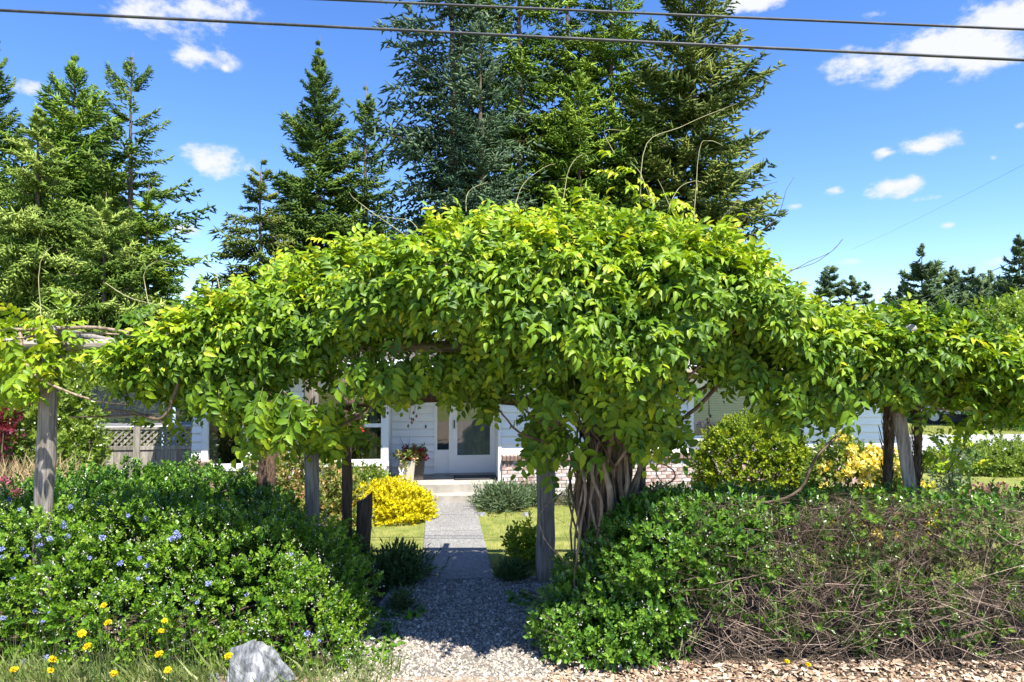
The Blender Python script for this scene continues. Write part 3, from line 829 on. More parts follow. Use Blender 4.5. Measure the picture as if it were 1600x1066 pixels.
zt, zl0, zl1 = fz(668), fz(697), fz(671)
up = [hp(x, 700, .3)[0] - fa for x in (215, 137, 55, -30)]
post_me = MB().box(-.055, .055, -.055, .055, 0, fz(661)).box(-.075, .075, -.075, .075, fz(661), fz(661) + .03).mesh('post', 'fence')
for u in up: o = link('post', post_me, fence); o.location = (u, 0, 0)
spans = list(zip([0.0] + up[:-1], up))
sl_i = 0
for (ua, ub) in spans:
    ua2, ub2 = ua - .056 if ua else ua, ub + .056
    MB().box(ub2, ua2, -.03, .03, zl1, zl1 + .045).build('rail', 'fence', fence); MB().box(ub2, ua2, -.03, .03, zl0 - .07, zl0).build('rail', 'fence', fence)
    u = ub2
    while u < ua2 - .02:
        u2 = min(u + .135, ua2); MB().box(u + .003, u2 - .003, -.012, .012, .03, zl0 - .075 - random.uniform(0, .003)).build('board', 'fence', fence); u = u2
    h_ = zl1 - zl0
    for sgn, vy in ((1, -.008), (-1, .008)):
        x = ub2 - h_ + .04
        while x < ua2 - .01:
            p0, p1 = [x, zl0], [x + h_, zl1]
            if p0[0] < ub2: p0 = [ub2, zl0 + (ub2 - x)]
            if p1[0] > ua2: p1 = [ua2, zl1 - (x + h_ - ua2)]
            if p1[0] - p0[0] > .03:
                if sgn < 0: p0[0], p1[0] = ub2 + ua2 - p0[0], ub2 + ua2 - p1[0]
                MB().bar((p0[0], vy, p0[1]), (p1[0], vy, p1[1]), .012, .032, (0, 1, 0) if False else (0, 0, 1)).build('slat', 'fence', fence)
            x += .115

tc_ = P(262, 690, 15.3); tc_.z = 0
tr = thing('trampoline', 'garden trampoline with a dark safety net and blue tipped pole behind the fence', 'trampoline', tc_)
zt_ = P(150, 661, 14.4).z; rt = 1.85
ring = [(rt * math.cos(2 * math.pi * i / 36), rt * math.sin(2 * math.pi * i / 36)) for i in range(37)]
mb = MB()
for i in range(36):
    (x0, y0), (x1, y1) = ring[i], ring[i + 1]; k = .84
    mb.quad((x0, y0, zt_), (x1, y1, zt_), (x1 * k, y1 * k, zt_ + .05), (x0 * k, y0 * k, zt_ + .05)); mb.quad((x0, y0, zt_ - .05), (x1, y1, zt_ - .05), (x1, y1, zt_), (x0, y0, zt_))
mb.build('edge_pad', 'ornament', tr)
MB().lathe([(.01, zt_ - .02), (rt * .84, zt_ - .02)], 36, cap=False).build('jump_mat', 'rubber', tr)
mb = MB(); nh = zt_ + P(150, 604, 14.4).z - P(150, 661, 14.4).z
for i in range(36):
    (x0, y0), (x1, y1) = ring[i], ring[i + 1]; sag0, sag1 = .12 * math.sin(i * math.pi / 6) ** 2, .12 * math.sin((i + 1) * math.pi / 6) ** 2; k = .97
    mb.quad((x0 * k, y0 * k, zt_), (x1 * k, y1 * k, zt_), (x1 * k, y1 * k, nh - sag1), (x0 * k, y0 * k, nh - sag0))
mb.build('net', 'net', tr)
for i in range(6):
    a_ = i * math.pi / 3 + math.pi; x, y = rt * 1.0 * math.cos(a_), rt * math.sin(a_)
    MB().tube([(x, y, 0), (x, y, nh + .05)], .028, 8).build('pole', 'paleblue', tr); MB().tube([(x, y, nh + .051), (x, y, nh + .17)], .045, 8).build('pole_cap', 'blue', tr)

# ------------------------------------------------------------------ conifers


def bough(kind, seed):
    """shoot matrices of one bough of length 1 along +X: a flat plate of side twigs set with spiky shoots"""
    r = np.random.default_rng(seed + 900); ps, ds, ss = [], [], []
    hang = {'fir': .1, 'spruce': .55, 'cedar': 1.2}[kind]; sag = {'fir': -.02, 'spruce': .16, 'cedar': .3}[kind]

    def axis(t): return np.array((t, .04 * math.sin(3 * t + seed), -sag * t * t * 1.2 + (.16 * t ** 3 if kind != 'cedar' else 0)))
    nt_ = 15
    for i in range(nt_):
        t = .12 + .88 * (i + r.uniform(-.2, .2)) / (nt_ - 1); p0 = axis(t)
        for sgn in (1, -1):
            ln = (.34 * max(1 - t, 0) ** .75 + .07) * r.uniform(.75, 1.2); dirv = nrm(np.array((.8, sgn * r.uniform(.6, 1), -hang * r.uniform(.5, 1.2) + r.normal() * .12)))
            m = max(2, int(ln / .044))
            for j in range(m):
                s_ = (j + .3) / m; ps.append(p0 + dirv * ln * s_ + np.array((0, 0, -.05 * s_ * s_)) + r.normal(size=3) * .008)
                ds.append(dirv + r.normal(size=3) * .42); ss.append(r.uniform(.09, .14))
        ps.append(p0); ds.append(np.array((1, 0, .3)) + r.normal(size=3) * .4); ss.append(.13)
    ps, ds = np.array(ps), np.array(ds)
    return frames(ps, ds, np.array((0, 0, 1.0)) + r.normal(size=ps.shape) * .3, np.array(ss))


BOUGHS = {k: [bough(k, i) for i in range(4)] for k in ('fir', 'spruce', 'cedar')}


def conifer(label, px, top_py, Y, half_px, base_py, mat, kind='fir', dens=1.0, power=.8, bare=0.0, group=None, thin=.54, tuft=1.0, name='conifer_tree', lean=0.0, jag=.3):
    """px: trunk column, top_py: tip, half_px: crown half width at its foot (base_py)"""
    top = P(px, top_py, Y); foot = P(px, base_py, Y); Rr = half_px * 1.22 / F * Y; H = top.z; dens = dens * 1.42
    t_ = thing(name, label, 'tree', (top.x, Y, 0), group=group)
    r = np.random.default_rng(int(px * 7 + top_py * 3 + 5000))
    tr_r = .012 * H + .05
    pts = [(lean * k / 8 + .04 * math.sin(k * 1.7), .03 * math.cos(k * 2.1), H * k / 8) for k in range(9)]
    MB().tube([(x, y, z - (.3 if i == 0 else 0)) for i, (x, y, z) in enumerate(pts)], [tr_r * (1 - k / 8.3) for k in range(9)], 8, wob=.06).build('trunk', 'bark', t_, smooth=True)
    z0 = max(foot.z, .4); span = H - z0; step = .52 / dens * (Y / 25) ** .5
    n = int(span / step * 6)
    h = np.sort(r.random(n)) ** 1.08
    nw = max(6, int(span / (step * 1.25))); h = np.clip((np.floor(h * nw) + .5) / nw + r.normal(size=n) * .22 / nw, .002, .999)
    h = h[r.random(n) < np.interp(h, [0, .7, .9, 1], [1, 1, .5, .3])]; n = len(h)
    prof = Rr * np.clip(1 - h, 0.008, 1) ** power * np.clip((1 - h) / .12, .25, 1) ** .5
    wave = 1 + jag * .5 * np.sin(h * 23 + r.uniform(0, 6)) * np.sin(h * 57)
    ln = np.maximum(prof * r.uniform(1 - jag, 1 + jag * .5, n) * wave, .13)
    keep = r.random(n) > bare * (1 - np.abs(2 * h - 1) * .6); h, ln = h[keep], ln[keep]; n = len(h)
    phi = np.arange(n) * 2.4 + r.uniform(-.5, .5, n)
    el_ = {'fir': -.06, 'spruce': -.2, 'cedar': -.15}[kind] + h ** 2.2 * 1.1 + r.normal(size=n) * .1
    d = np.stack([np.cos(phi) * np.cos(el_), np.sin(phi) * np.cos(el_), np.sin(el_)], 1)
    z = z0 + h * span * .985; p = np.stack([top.x + lean * z / H + 0 * z, np.full(n, Y), z], 1)
    A = frames(p, d, np.tile((0, 0, 1.0), (n, 1)), ln)
    parts = []
    for v in range(4):
        a = A[v::4]; B = BOUGHS[kind][v]
        if thin < 1: B = B[np.random.default_rng(v).random(len(B)) < thin]
        m_ = compose(a, B); lb = np.repeat(ln[v::4], len(B)); rr = np.clip(np.repeat(r.uniform(.0, .9, len(a)), len(B)) + r.uniform(-.2, .3, len(m_)), 0, 1)
        # tufts keep their own real size whatever the bough's length
        sc = np.linalg.norm(m_[:, :3, 0], axis=1); want = np.minimum(np.clip(sc, .12, .25) * 1.2 * tuft * (Y / 24) ** .5, .1 + .3 * lb); m_[:, :3, :3] *= (want / sc)[:, None, None]
        parts.append((SPIKE, m_, rr))
    joined('crown', parts, mat, t_)
    # bare limbs that show between the sprays
    mb = MB()
    for i in range(0, n, 3):
        q = Vector(p[i]) - Vector((top.x, Y, 0)); e_ = q + Vector(d[i]) * ln[i] * .8; mb.tube([q, e_], [.012 + ln[i] * .008, .006], 3, cap=False)
    mb.build('limb', 'bark', t_, kind='stuff')
    return t_


g1, g2, g3, g4 = 'conifers at the left edge', 'conifers behind the house roof', 'tall conifers behind the vine', 'far conifers at the right'
conifer('tall loose conifer cut by the left edge of the frame', -8, 50, 25, 95, 520, 'fir', 'fir', .9, .75, .25, g1, thin=.72)
conifer('bright dense conifer with a blunt top behind the pale drooping cedar', 118, 82, 27, 135, 600, 'fir_bright', 'fir', 1.25, .62, 0, g1, thin=.72)
conifer('sparse conifer with bare upper trunk and ragged limbs right of the bright dense one', 207, 82, 26, 84, 420, 'fir', 'fir', .8, .42, .45, g1, jag=.55)
conifer('pale drooping cedar with hanging sprays in front of the left conifers', 62, 165, 22, 120, 640, 'cedar', 'cedar', 1.35, .7, 0, g1, thin=.72)
conifer('short green conifer at the right end of the left group', 232, 285, 23, 88, 640, 'fir_bright', 'spruce', 1.3, .6, 0, g1, thin=.72)
conifer('lowest pale conifer standing over the trampoline', 165, 300, 21, 110, 660, 'cedar', 'spruce', 1.2, .6, 0, g1, thin=.72)
conifer('tiny distant conifer in the gap right of the left group', 309, 432, 55, 24, 520, 'far_fir', 'fir', .9, .8, 0, g1, thin=.6, tuft=1.25)
conifer('narrow tapering conifer with even tiers behind the left end of the vine', 499, 57, 29, 90, 480, 'fir', 'fir', 1.15, .8, .05, g2, thin=.8)
conifer('slim dark conifer just right of the evenly tiered one', 572, 128, 30, 62, 480, 'fir', 'fir', .95, .62, .2, g2)
conifer('shorter spruce with drooping layered boughs left of the evenly tiered conifer', 408, 240, 25, 78, 500, 'spruce', 'spruce', 1.1, .7, .1, g2)
conifer('huge dark blue green spruce, widest of the trees behind the vine', 708, -150, 24, 135, 470, 'blue_spruce', 'spruce', 1.0, .36, .12, g3, jag=.6)
conifer('grey blue spruce in front of the huge dark one', 752, 20, 22, 78, 470, 'blue_spruce', 'fir', 1.1, .5, .1, g3)
conifer('bright green fir with its trunk showing low down, left of the bare gap', 812, -140, 25, 92, 330, 'fir_bright', 'spruce', 1.0, .4, .25, g3, jag=.5)
conifer('thin conifer with a bare trunk seen through the gap under the wires', 887, -110, 27, 80, 300, 'fir', 'spruce', .9, .5, .35, g3, jag=.5)
conifer('tall light green conifer between the bare trunk and the rightmost conifer', 955, -90, 26, 105, 420, 'fir_bright', 'spruce', 1.0, .5, .1, g3)
conifer('shorter bushy conifer low in front of the tall light green one', 905, 110, 24, 90, 400, 'fir_bright', 'spruce', 1.1, .55, 0, g3)
conifer('shorter bright conifer just left of the rightmost tall conifer', 1008, 95, 25, 84, 420, 'fir_bright', 'spruce', 1.1, .5, .05, g3)
conifer('tall open conifer with upswept tiers, rightmost of the trees behind the vine', 1082, -110, 24, 106, 440, 'spruce', 'fir', 1.05, .42, .2, g3, jag=.35, thin=.85)
far = [(1296, 408, 60, 28, 500, 'lone far conifer spire above the vine right of its peak'), (1330, 430, 60, 24, 500, 'far conifer with a forked dark top beside the lone spire'),
       (1225, 440, 70, 14, 500, 'tiny far conifer nearest to the vine dome'), (1352, 436, 65, 15, 500, 'tiny far conifer midway along the right skyline'),
       (1410, 432, 65, 16, 500, 'small far conifer left of the tallest far conifer'),
       (1440, 378, 48, 56, 560, 'tallest far conifer on the right skyline, broad and dark'), (1465, 425, 52, 40, 560, 'far conifer tucked behind the tallest one'), (1532, 424, 47, 40, 560, 'dark narrow far conifer before the rounded one'), (1570, 430, 52, 44, 560, 'low far conifer left of the one cut by the edge'), (1390, 452, 62, 30, 560, 'low far conifer just left of the broad tallest one'), (1275, 452, 66, 22, 520, 'low far conifer left of the lone spire'), (1487, 412, 50, 40, 560, 'pointed far conifer just right of the tallest one'),
       (1512, 408, 52, 38, 560, 'far conifer in the middle of the right cluster'), (1546, 420, 55, 46, 560, 'rounded far conifer over the leafy tree'), (1592, 362, 44, 52, 560, 'dark far conifer cut by the right edge')]
for px, tp, Y, hwid, bp_, lab in far:
    conifer(lab, px, tp, Y, hwid, bp_, 'far_fir', 'fir', 1.1, .7, .05, g4, thin=.6, tuft=1.25)

# leafy tree at right
lm = [((P(1585, 525, 28)), (2.2, 2, 1.5)), ((P(1550, 545, 28)), (1.3, 1.4, 1.1)), ((P(1620, 500, 29)), (1.6, 1.6, 1.2)), ((P(1610, 570, 28)), (2.3, 2, 1.4))]
lm = [(tuple(c), r_) for c, r_ in lm]
t_, _, _ = shrub('leafy_tree', 'light green leafy tree at the right edge below the far conifers', 'tree', lm, 2600, .35, 8, .2, 'decid', 0, base=SMALL, thick=.25, rough=.25, rs=1.2)
mb = MB(); q = t_.location
mb.tube([(0, 0, -.1), (.1, 0, 1.6), (0, .1, 2.6)], [.2, .16, .12], 8); mb.build('trunk', 'bark', t_)
mb = MB()
for c, r_ in lm: mb.tube([(0, .1, 2.4), tuple(Vector(c) - q)], [.08, .03], 5)
mb.build('limb', 'bark', t_, kind='stuff')

# ------------------------------------------------------------------ across the street
ho = P(1575, 668, 27.5); ho.z = 0
fh = thing('far_house', 'dark house with a white porch post across the street at right', 'house', ho)
MB().box(-.3, 9, .6, 6, 0, 2.5).build('wall', 'dkwall', fh)
MB().box(-1.9, 9.4, -.3, 6.4, 2.5, 2.7).build('fascia', 'trim', fh)
rf = MB(); rf.v = [(-2, -.4, 2.701), (9.5, -.4, 2.701), (9.5, 6.5, 2.701), (-2, 6.5, 2.701), (1, 3, 4.2), (8, 3, 4.2)]; rf.f = [(0, 1, 5, 4), (1, 2, 5), (2, 3, 4, 5), (3, 0, 4), (3, 2, 1, 0)]; rf.build('roof', 'roof', fh)
f = MB().box(.45, 1.1, .53, .599, .9, 2.0).build('window', 'paleblue', fh); MB().box(.52, 1.03, .51, .529, .97, 1.93).build('pane', 'glass_dark', f)
MB().box(-.72, -.36, -.15, .2, .75, 2.5).build('porch_post', 'trim', fh); MB().box(-.86, -.22, -.3, .34, 0, .75).build('post_base', 'brick_cap', fh)
MB().box(-.35, -.05, .3, .599, 0, 2.5).build('corner_trim', 'paleblue', fh)
MB().box(2.2, 6.4, .55, .6, 0, 2.2).build('garage_door', 'fence', fh)
# white car
cc = P(1508, 668, 29.3); cc.z = 0
car = thing('parked_car', 'white car parked beyond the street, mostly hidden by leaves', 'car', cc, R(-24))
prof = [(-1.95, .45), (-1.93, .7), (-1.2, .88), (-.7, .95), (.0, 1.4), (1.1, 1.42), (1.75, 1.0), (1.98, .92), (2.0, .45)]
mb = MB()
for s_ in (-.82, .82): mb.v += [(x, s_ * (.82 if z > 1.2 else 1), z) for x, z in prof]
n = len(prof)
mb.f += [tuple(range(n)), tuple(range(n, 2 * n))[::-1]] + [(i, i + n, (i + 1) % n + n, (i + 1) % n) for i in range(n)]
mb.build('body', 'car', car)
for s_ in (-1, 1):
    MB().quad((-.55, s_ * .8, 1.0), (1.5, s_ * .8, 1.0), (1.0, s_ * .7, 1.36), (.02, s_ * .7, 1.36)).build('side_window', 'glass_dark', car)
    for x in (-1.25, 1.25):
        w_ = MB().tube([(x, s_ * .66, .32), (x, s_ * .86, .32)], .32, 16).build('wheel', 'rubber', car); MB().tube([(x, s_ * .861, .32), (x, s_ * .875, .32)], .19, 12).build('rim', 'metal', w_)
    MB().box(-1.96, -1.85, s_ * .6 - .14, s_ * .6 + .14, .6, .72).build('headlight', 'ornament', car)
MB().quad((-.68, -.66, .97), (-.68, .66, .97), (-.03, .6, 1.38), (-.03, -.6, 1.38)).build('windscreen', 'glass_dark', car)
# clipped dark shrubs by the far house
for (x, y, z, lab) in [(1583, 672, 26.5, 'small clipped shrub against the dark house across the street'), (1440, 655, 30, 'dark shrub beyond the street left of the white car')]:
    c = P(x, y, z); shrub('shrub', lab, 'shrub', [((c.x, c.y, .45), (.9, .6, .55))], 300, .25, 7, .13, 'hedge', 3, group='shrubs across the street')

# ------------------------------------------------------------------ pergola
pg = thing('pergola', 'weathered log pergola carrying the vine across the garden entrance', 'pergola', (0, 7, 0)); q = pg.location


def post(px, py_top, Y, w, py_bot=None, mat='wood', square=False, px_bot=None, ztop=None, label=None):
    a = P(px, py_top, Y); z1 = ztop or a.z
    b_ = P(px_bot if px_bot is not None else px, py_bot or 800, Y); dx = (b_.x - a.x) / (b_.z - a.z)
    top_ = Vector((a.x + dx * (z1 - a.z), Y, z1)) - q; bot = Vector((a.x + dx * (-.1 - a.z), Y, -.1)) - q
    mb = MB()
    if square:
        n = 6; pts = [bot.lerp(top_, i / n) for i in range(n + 1)]
        for p_ in pts:
            for k in range(4):
                ang = R(20) + k * math.pi / 2; mb.v.append((p_.x + w * .707 * math.cos(ang) * random.uniform(.97, 1.03), p_.y + w * .707 * math.sin(ang), p_.z))
        for i in range(n):
            for k in range(4): mb.f.append((i * 4 + k, i * 4 + (k + 1) % 4, i * 4 + 4 + (k + 1) % 4, i * 4 + 4 + k))
        mb.f.append(tuple(n * 4 + k for k in range(4)))
    else:
        n = 8; mb.tube([bot.lerp(top_, i / n) + Vector((random.uniform(-.006, .006), 0, 0)) for i in range(n + 1)], [w / 2 * random.uniform(.94, 1.06) for _ in range(n + 1)], 12, wob=.03)
    return mb.build('post', mat, pg, smooth=not square, label=label)


post(75, 610, 6.55, .165, 790, 'wood', False, 69, 2.78)
post(1404, 640, 6.75, .112, 775, 'wood', True, 1424, 2.75, 'square leaning post')
post(487, 690, 8.0, .17, 830, 'wood', False, 488, 2.7)
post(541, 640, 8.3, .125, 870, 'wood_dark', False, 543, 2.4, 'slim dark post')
post(853, 700, 8.25, .22, 895, 'wood', False, 852, 2.3, 'thick short post')
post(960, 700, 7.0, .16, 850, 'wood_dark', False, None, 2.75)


def beam(a, b_, w, mat='wood_x', sag=.04):
    n = 8; pts = [Vector(a).lerp(Vector(b_), i / n) - q + Vector((0, 0, -sag * math.sin(math.pi * i / n))) for i in range(n + 1)]
    return MB().tube(pts, [w / 2 * random.uniform(.93, 1.05) for _ in pts], 10, wob=.03).build('beam', mat, pg, smooth=True)


zb = P(150, 532, 6.55).z
beam((-6.4, 6.55, zb + .01), (-2.2, 6.6, zb - .02), .118); beam((-2.4, 6.7, zb - .03), (1.6, 6.75, zb), .12); beam((1.4, 6.62, zb - .04), (6.9, 6.8, 2.62), .12)
beam((-4.6, 8.42, 2.5), (5.5, 8.42, 2.5), .13)
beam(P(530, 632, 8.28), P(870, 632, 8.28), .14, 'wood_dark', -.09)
for x in (-4.3, -2.9, -1.5, -.2, 1.1, 2.4, 3.7): beam((x, 6.3, zb + .1), (x + .05, 8.55, zb - .02), .09)
beam(P(1500, 572, 6.9), P(1690, 566, 7.0), .1)

# old gate stump
sp = G(576, 893); sp.y = 8.35
st = thing('wooden_stump_post', 'short rough dark post with a slanted top beside the path', 'post', (sp.x, sp.y, 0))
H_ = P(577, 772, 8.35).z; mb = MB()
mb.tube([(-.02, 0, -.1), (-.02, 0, H_ * .3), (-.01, 0, H_ * .7), (.0, 0, H_ * .9), (.02, 0, H_)], [.1, .09, .088, .09, .07], 10, wob=.1)
for i in range(10): mb.v[-10 + i] = (mb.v[-10 + i][0], mb.v[-10 + i][1], H_ - .05 + mb.v[-10 + i][0] * .9)
mb.build('post', 'wood_dark', st, smooth=True)
mb = MB()
for z in (.35, .55, .7): mb.tube([(.08, -.04, z), (.1, -.05, z + .08), (.11, -.04, z + .02)], .006, 5)
mb.build('wire_hook', 'metal', st, kind='stuff')

# ------------------------------------------------------------------ the wisteria
base = P(945, 900, 6.9); base.z = 0
vine = thing('climbing_vine', 'huge bright green leafy vine mounded over the pergola above the path', 'vine', base); vq = np.array(base)

TOP = [(200, 585), (225, 552), (275, 522), (320, 478), (380, 450), (440, 425), (500, 398), (560, 378), (650, 350), (720, 330), (800, 312), (900, 304), (1000, 312), (1060, 326), (1120, 352), (1180, 395), (1235, 440), (1300, 468), (1380, 464), (1440, 490), (1500, 540), (1550, 582), (1590, 618)]
BOT = [(200, 610), (230, 630), (320, 655), (400, 680), (500, 668), (550, 632), (600, 606), (690, 606), (740, 635), (800, 650), (860, 690), (960, 700), (1020, 665), (1070, 610), (1150, 600), (1200, 640), (1280, 678), (1340, 650), (1400, 645), (1460, 620), (1530, 610), (1590, 610)]
HALF = [(200, .3), (300, .55), (540, .75), (600, 1.05), (700, 1.4), (780, 1.6), (900, 1.65), (1000, 1.5), (1080, 1.2), (1200, .85), (1350, .7), (1500, .6), (1590, .35)]
YC = [(200, 6.6), (500, 6.85), (700, 6.7), (900, 6.7), (1100, 6.8), (1300, 6.95), (1590, 6.95)]


def itp(tab, x): return np.interp(x, [a for a, _ in tab], [b_ for _, b_ in tab])


def vine_skin(n, front_bias=.74):
    px = rng.uniform(203, 1588, n * 2); w = itp(HALF, px); keep = rng.random(n * 2) < (.35 + .65 * w / 1.7); px = px[keep][:n]; n = len(px)
    a = itp(HALF, px); yc = itp(YC, px)
    zt_v = CAM_H + (567 - itp(TOP, px)) / F * (yc - .4 * a) ; zb_v = CAM_H + (567 - itp(BOT, px)) / F * (yc - .55 * a)
    zt_v = zt_v - np.interp(px, [200, 300, 500, 560, 640, 800, 1000, 1100, 1200, 1300, 1590], [.06, .02, .03, .1, .17, .15, .13, .16, .29, .2, .24]); zb_v = zb_v + .36 + np.interp(px, [500, 560, 700, 820, 900, 1000, 1060, 1150, 1250, 1400], [.04, .06, .08, .14, .04, .04, .06, .08, .0, .06])
    zc, b_ = (zt_v + zb_v) / 2, np.maximum((zt_v - zb_v) / 2, .08)
    # theta: 0 = back, pi/2 = top, pi = front, 3pi/2 = under
    th = np.where(rng.random(n) < front_bias, rng.uniform(.35 * np.pi, 1.28 * np.pi, n), rng.uniform(0, 2 * np.pi, n))
    e_ = 2 / 2.5; cs, sn = np.cos(th), np.sin(th)
    y = yc + a * np.where(cs > 0, .7, 1) * np.sign(cs) * np.abs(cs) ** e_; z = zc + b_ * np.sign(sn) * np.abs(sn) ** e_
    y = y + np.maximum(-cs, 0) ** .6 * (.34 * (z - zb_v) - .12) * np.clip(a, 0, 1)
    x = (px - 800) / F * yc
    p = np.stack([x, y, z], 1); nn = nrm(np.stack([0 * x, np.sign(cs) * np.abs(cs) ** (2 - e_) / a, np.sign(sn) * np.abs(sn) ** (2 - e_) / b_], 1))
    nn[:, 0] += np.clip((px - 880) / 900, -1, 1) * .45; nn = nrm(nn)
    return p, nn, px


p, nn, px = vine_skin(12600)
deep = np.minimum(rng.exponential(.15, len(p)), .55)
patch = bumps(p * (1, 1, 1.7), .36, 31) + .5 * bumps(p, .17, 32)
keep = (deep > .17) | (patch > -.42)
p, nn, px, deep = p[keep], nn[keep], px[keep], deep[keep]
p = p + nn * (bumps(p * (1, 1, 1.9), .75, 11) * .1 + bumps(p * (1, 1, 1.6), .33, 12) * .085 - .09 - deep)[:, None]
jit = rng.normal(size=p.shape)
xd = nn * .6 + np.array((0, -.12, -.5)) * rng.uniform(.0, 1.2, len(p))[:, None] + jit * .5
xd[:, 2] += np.where(nn[:, 2] > .6, .35, 0)
zd_ = nn * .4 + np.array((.12, -.4, .85)) + rng.normal(size=p.shape) * .28
sc = rng.uniform(.175, .3, len(p))
A = frames(p, xd, zd_, sc)
# hanging sprays along the lower edge
LOW = []
for (x0, x1, y0, Y, n_, l_) in [(210, 300, 592, 5.9, 18, .28), (300, 420, 642, 5.75, 36, .32), (360, 520, 678, 5.8, 46, .34), (470, 520, 690, 7.0, 14, .4), (500, 545, 690, 7.2, 14, .42), (540, 690, 600, 5.9, 50, .28), (690, 775, 600, 6.6, 46, .32), (715, 765, 632, 6.7, 18, .32), (775, 850, 585, 5.9, 26, .28),
                                 (840, 1000, 640, 5.7, 60, .33), (1000, 1060, 615, 5.7, 20, .32), (1130, 1300, 605, 6.2, 50, .3), (1190, 1320, 655, 6.2, 48, .29), (1300, 1440, 622, 6.3, 54, .28), (1440, 1560, 590, 6.6, 34, .28), (850, 905, 730, 6.3, 16, .34), (828, 880, 700, 6.6, 18, .3), (545, 700, 618, 6.0, 44, .27), (700, 800, 600, 6.0, 24, .28), (1060, 1170, 575, 6.1, 40, .27), (1230, 1330, 650, 6.3, 22, .27), (1000, 1060, 690, 6.2, 26, .36),
                                 (400, 480, 660, 5.8, 24, .34)]:
    for _ in range(n_):
        c = P(random.uniform(x0, x1), y0 - 34 + random.uniform(-28, 14), Y + (.45 if x1 < 560 else .1) + random.uniform(-.25, .3)); LOW.append((c, l_ * random.uniform(.75, 1.15)))
lp = np.array([tuple(c) for c, _ in LOW]); ls = np.array([s_ for _, s_ in LOW])
lx = np.stack([rng.normal(size=len(lp)) * .5, -.25 + rng.normal(size=len(lp)) * .35, -rng.uniform(.3, 1.2, len(lp))], 1); lz = np.stack([rng.normal(size=len(lp)) * .3, -np.ones(len(lp)), .7 + rng.normal(size=len(lp)) * .3], 1)
A_low = frames(lp, lx, lz, ls)
# thin sprays over the open beam at left and the bare stems at right
EXT = []
for (x0, x1, y0, y1, Y, n_, l_) in [(0, 115, 505, 570, 6.4, 46, .26), (20, 100, 560, 605, 6.4, 26, .27), (-60, 30, 540, 640, 6.5, 34, .26), (50, 120, 492, 520, 6.5, 16, .24), (1500, 1580, 580, 615, 6.8, 20, .22), (1450, 1600, 590, 630, 6.9, 16, .24), (1460, 1520, 660, 735, 7.6, 20, .24)]:
    for _ in range(n_):
        EXT.append((P(random.uniform(x0, x1), random.uniform(y0, y1), Y + random.uniform(-.3, .3)), l_ * random.uniform(.75, 1.2)))
ep = np.array([tuple(c) for c, _ in EXT]); es = np.array([s_ for _, s_ in EXT])
ex = nrm(rng.normal(size=ep.shape)) + np.array((0, -.2, -.15)); ez = np.array((0, -.35, 1.0)) + rng.normal(size=ep.shape) * .25
A_ext = frames(ep, ex, ez, es)

old_p, young_p = [], []


def leafmats(A, w):
    out = []
    for v, B in enumerate(FRONDS):
        a = A[v::5]; out.append((compose(a, B), np.repeat(w[v::5], len(B))))
    return np.concatenate([o[0] for o in out]), np.concatenate([o[1] for o in out])


# young yellow growth sits at shoot ends, most of it on the crown of the mound and the loose ends
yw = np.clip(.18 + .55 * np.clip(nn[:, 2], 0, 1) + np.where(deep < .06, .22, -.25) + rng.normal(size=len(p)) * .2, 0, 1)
yw2 = np.clip(.25 + rng.normal(size=len(lp)) * .25, 0, 1); yw3 = np.clip(.75 + rng.normal(size=len(ep)) * .25, 0, 1)
LM, LW = leafmats(np.concatenate([A, A_low, A_ext]), np.concatenate([yw, yw2, yw3]))
sizes = np.linalg.norm(LM[:, :3, 0], axis=1)
# the leaflets that show largest: nearest to the camera, facing it, on the outside
camv = np.array((0, 0, CAM_H)); pos = LM[:, :3, 3]; dist = np.linalg.norm(pos - camv, axis=1)
score = sizes / dist * np.abs((LM[:, :3, 2] / sizes[:, None] * nrm(pos - camv)).sum(1)) + rng.random(len(LM)) * .003
front = pos[:, 1] < itp(YC, pos[:, 0] / 6.5 * F + 800) - .3
score[~front] = 0
big = np.argsort(-score)[:300]; mask = np.ones(len(LM), bool); mask[big] = False
# stalks of the pinnate leaves
FA = np.concatenate([A, A_low, A_ext]); stalk_a = FA[:, :3, 3]; sx_ = FA[:, :3, 0]; sz_ = FA[:, :3, 2]
stalks = twig_mats(stalk_a, stalk_a + sx_ * .55 - sz_ * .1, np.full(len(FA), .0028))
yng = LW > .62
bases = [LEAF, LEAF_B, LEAF_C]
lid = np.arange(len(LM)) % 3
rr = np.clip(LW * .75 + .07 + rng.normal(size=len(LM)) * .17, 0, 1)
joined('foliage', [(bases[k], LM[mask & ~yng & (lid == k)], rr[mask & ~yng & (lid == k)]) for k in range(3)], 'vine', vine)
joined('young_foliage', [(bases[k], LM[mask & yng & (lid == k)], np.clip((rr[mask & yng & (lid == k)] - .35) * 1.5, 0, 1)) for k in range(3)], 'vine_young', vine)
joined('leaf_stalk', [(TWIG, stalks, rng.uniform(.3, .8, len(stalks)))], 'tendril', vine)
lm_me = [[npmesh('leaf', b_[0], b_[1], 'vine' if c < 3 else 'vine_young', np.full(len(b_[0]), (.35, .55, .75, .3, .7)[c])) for c in range(5)] for b_ in bases]
for i in big:
    c = (3 + int(rng.integers(2))) if yng[i] else min(2, int(rr[i] * 3.2))
    o = link('leaf', lm_me[lid[i]][c], vine); m_ = LM[i].copy(); m_[:3, 3] -= vq; o.matrix_local = Matrix(m_.tolist())


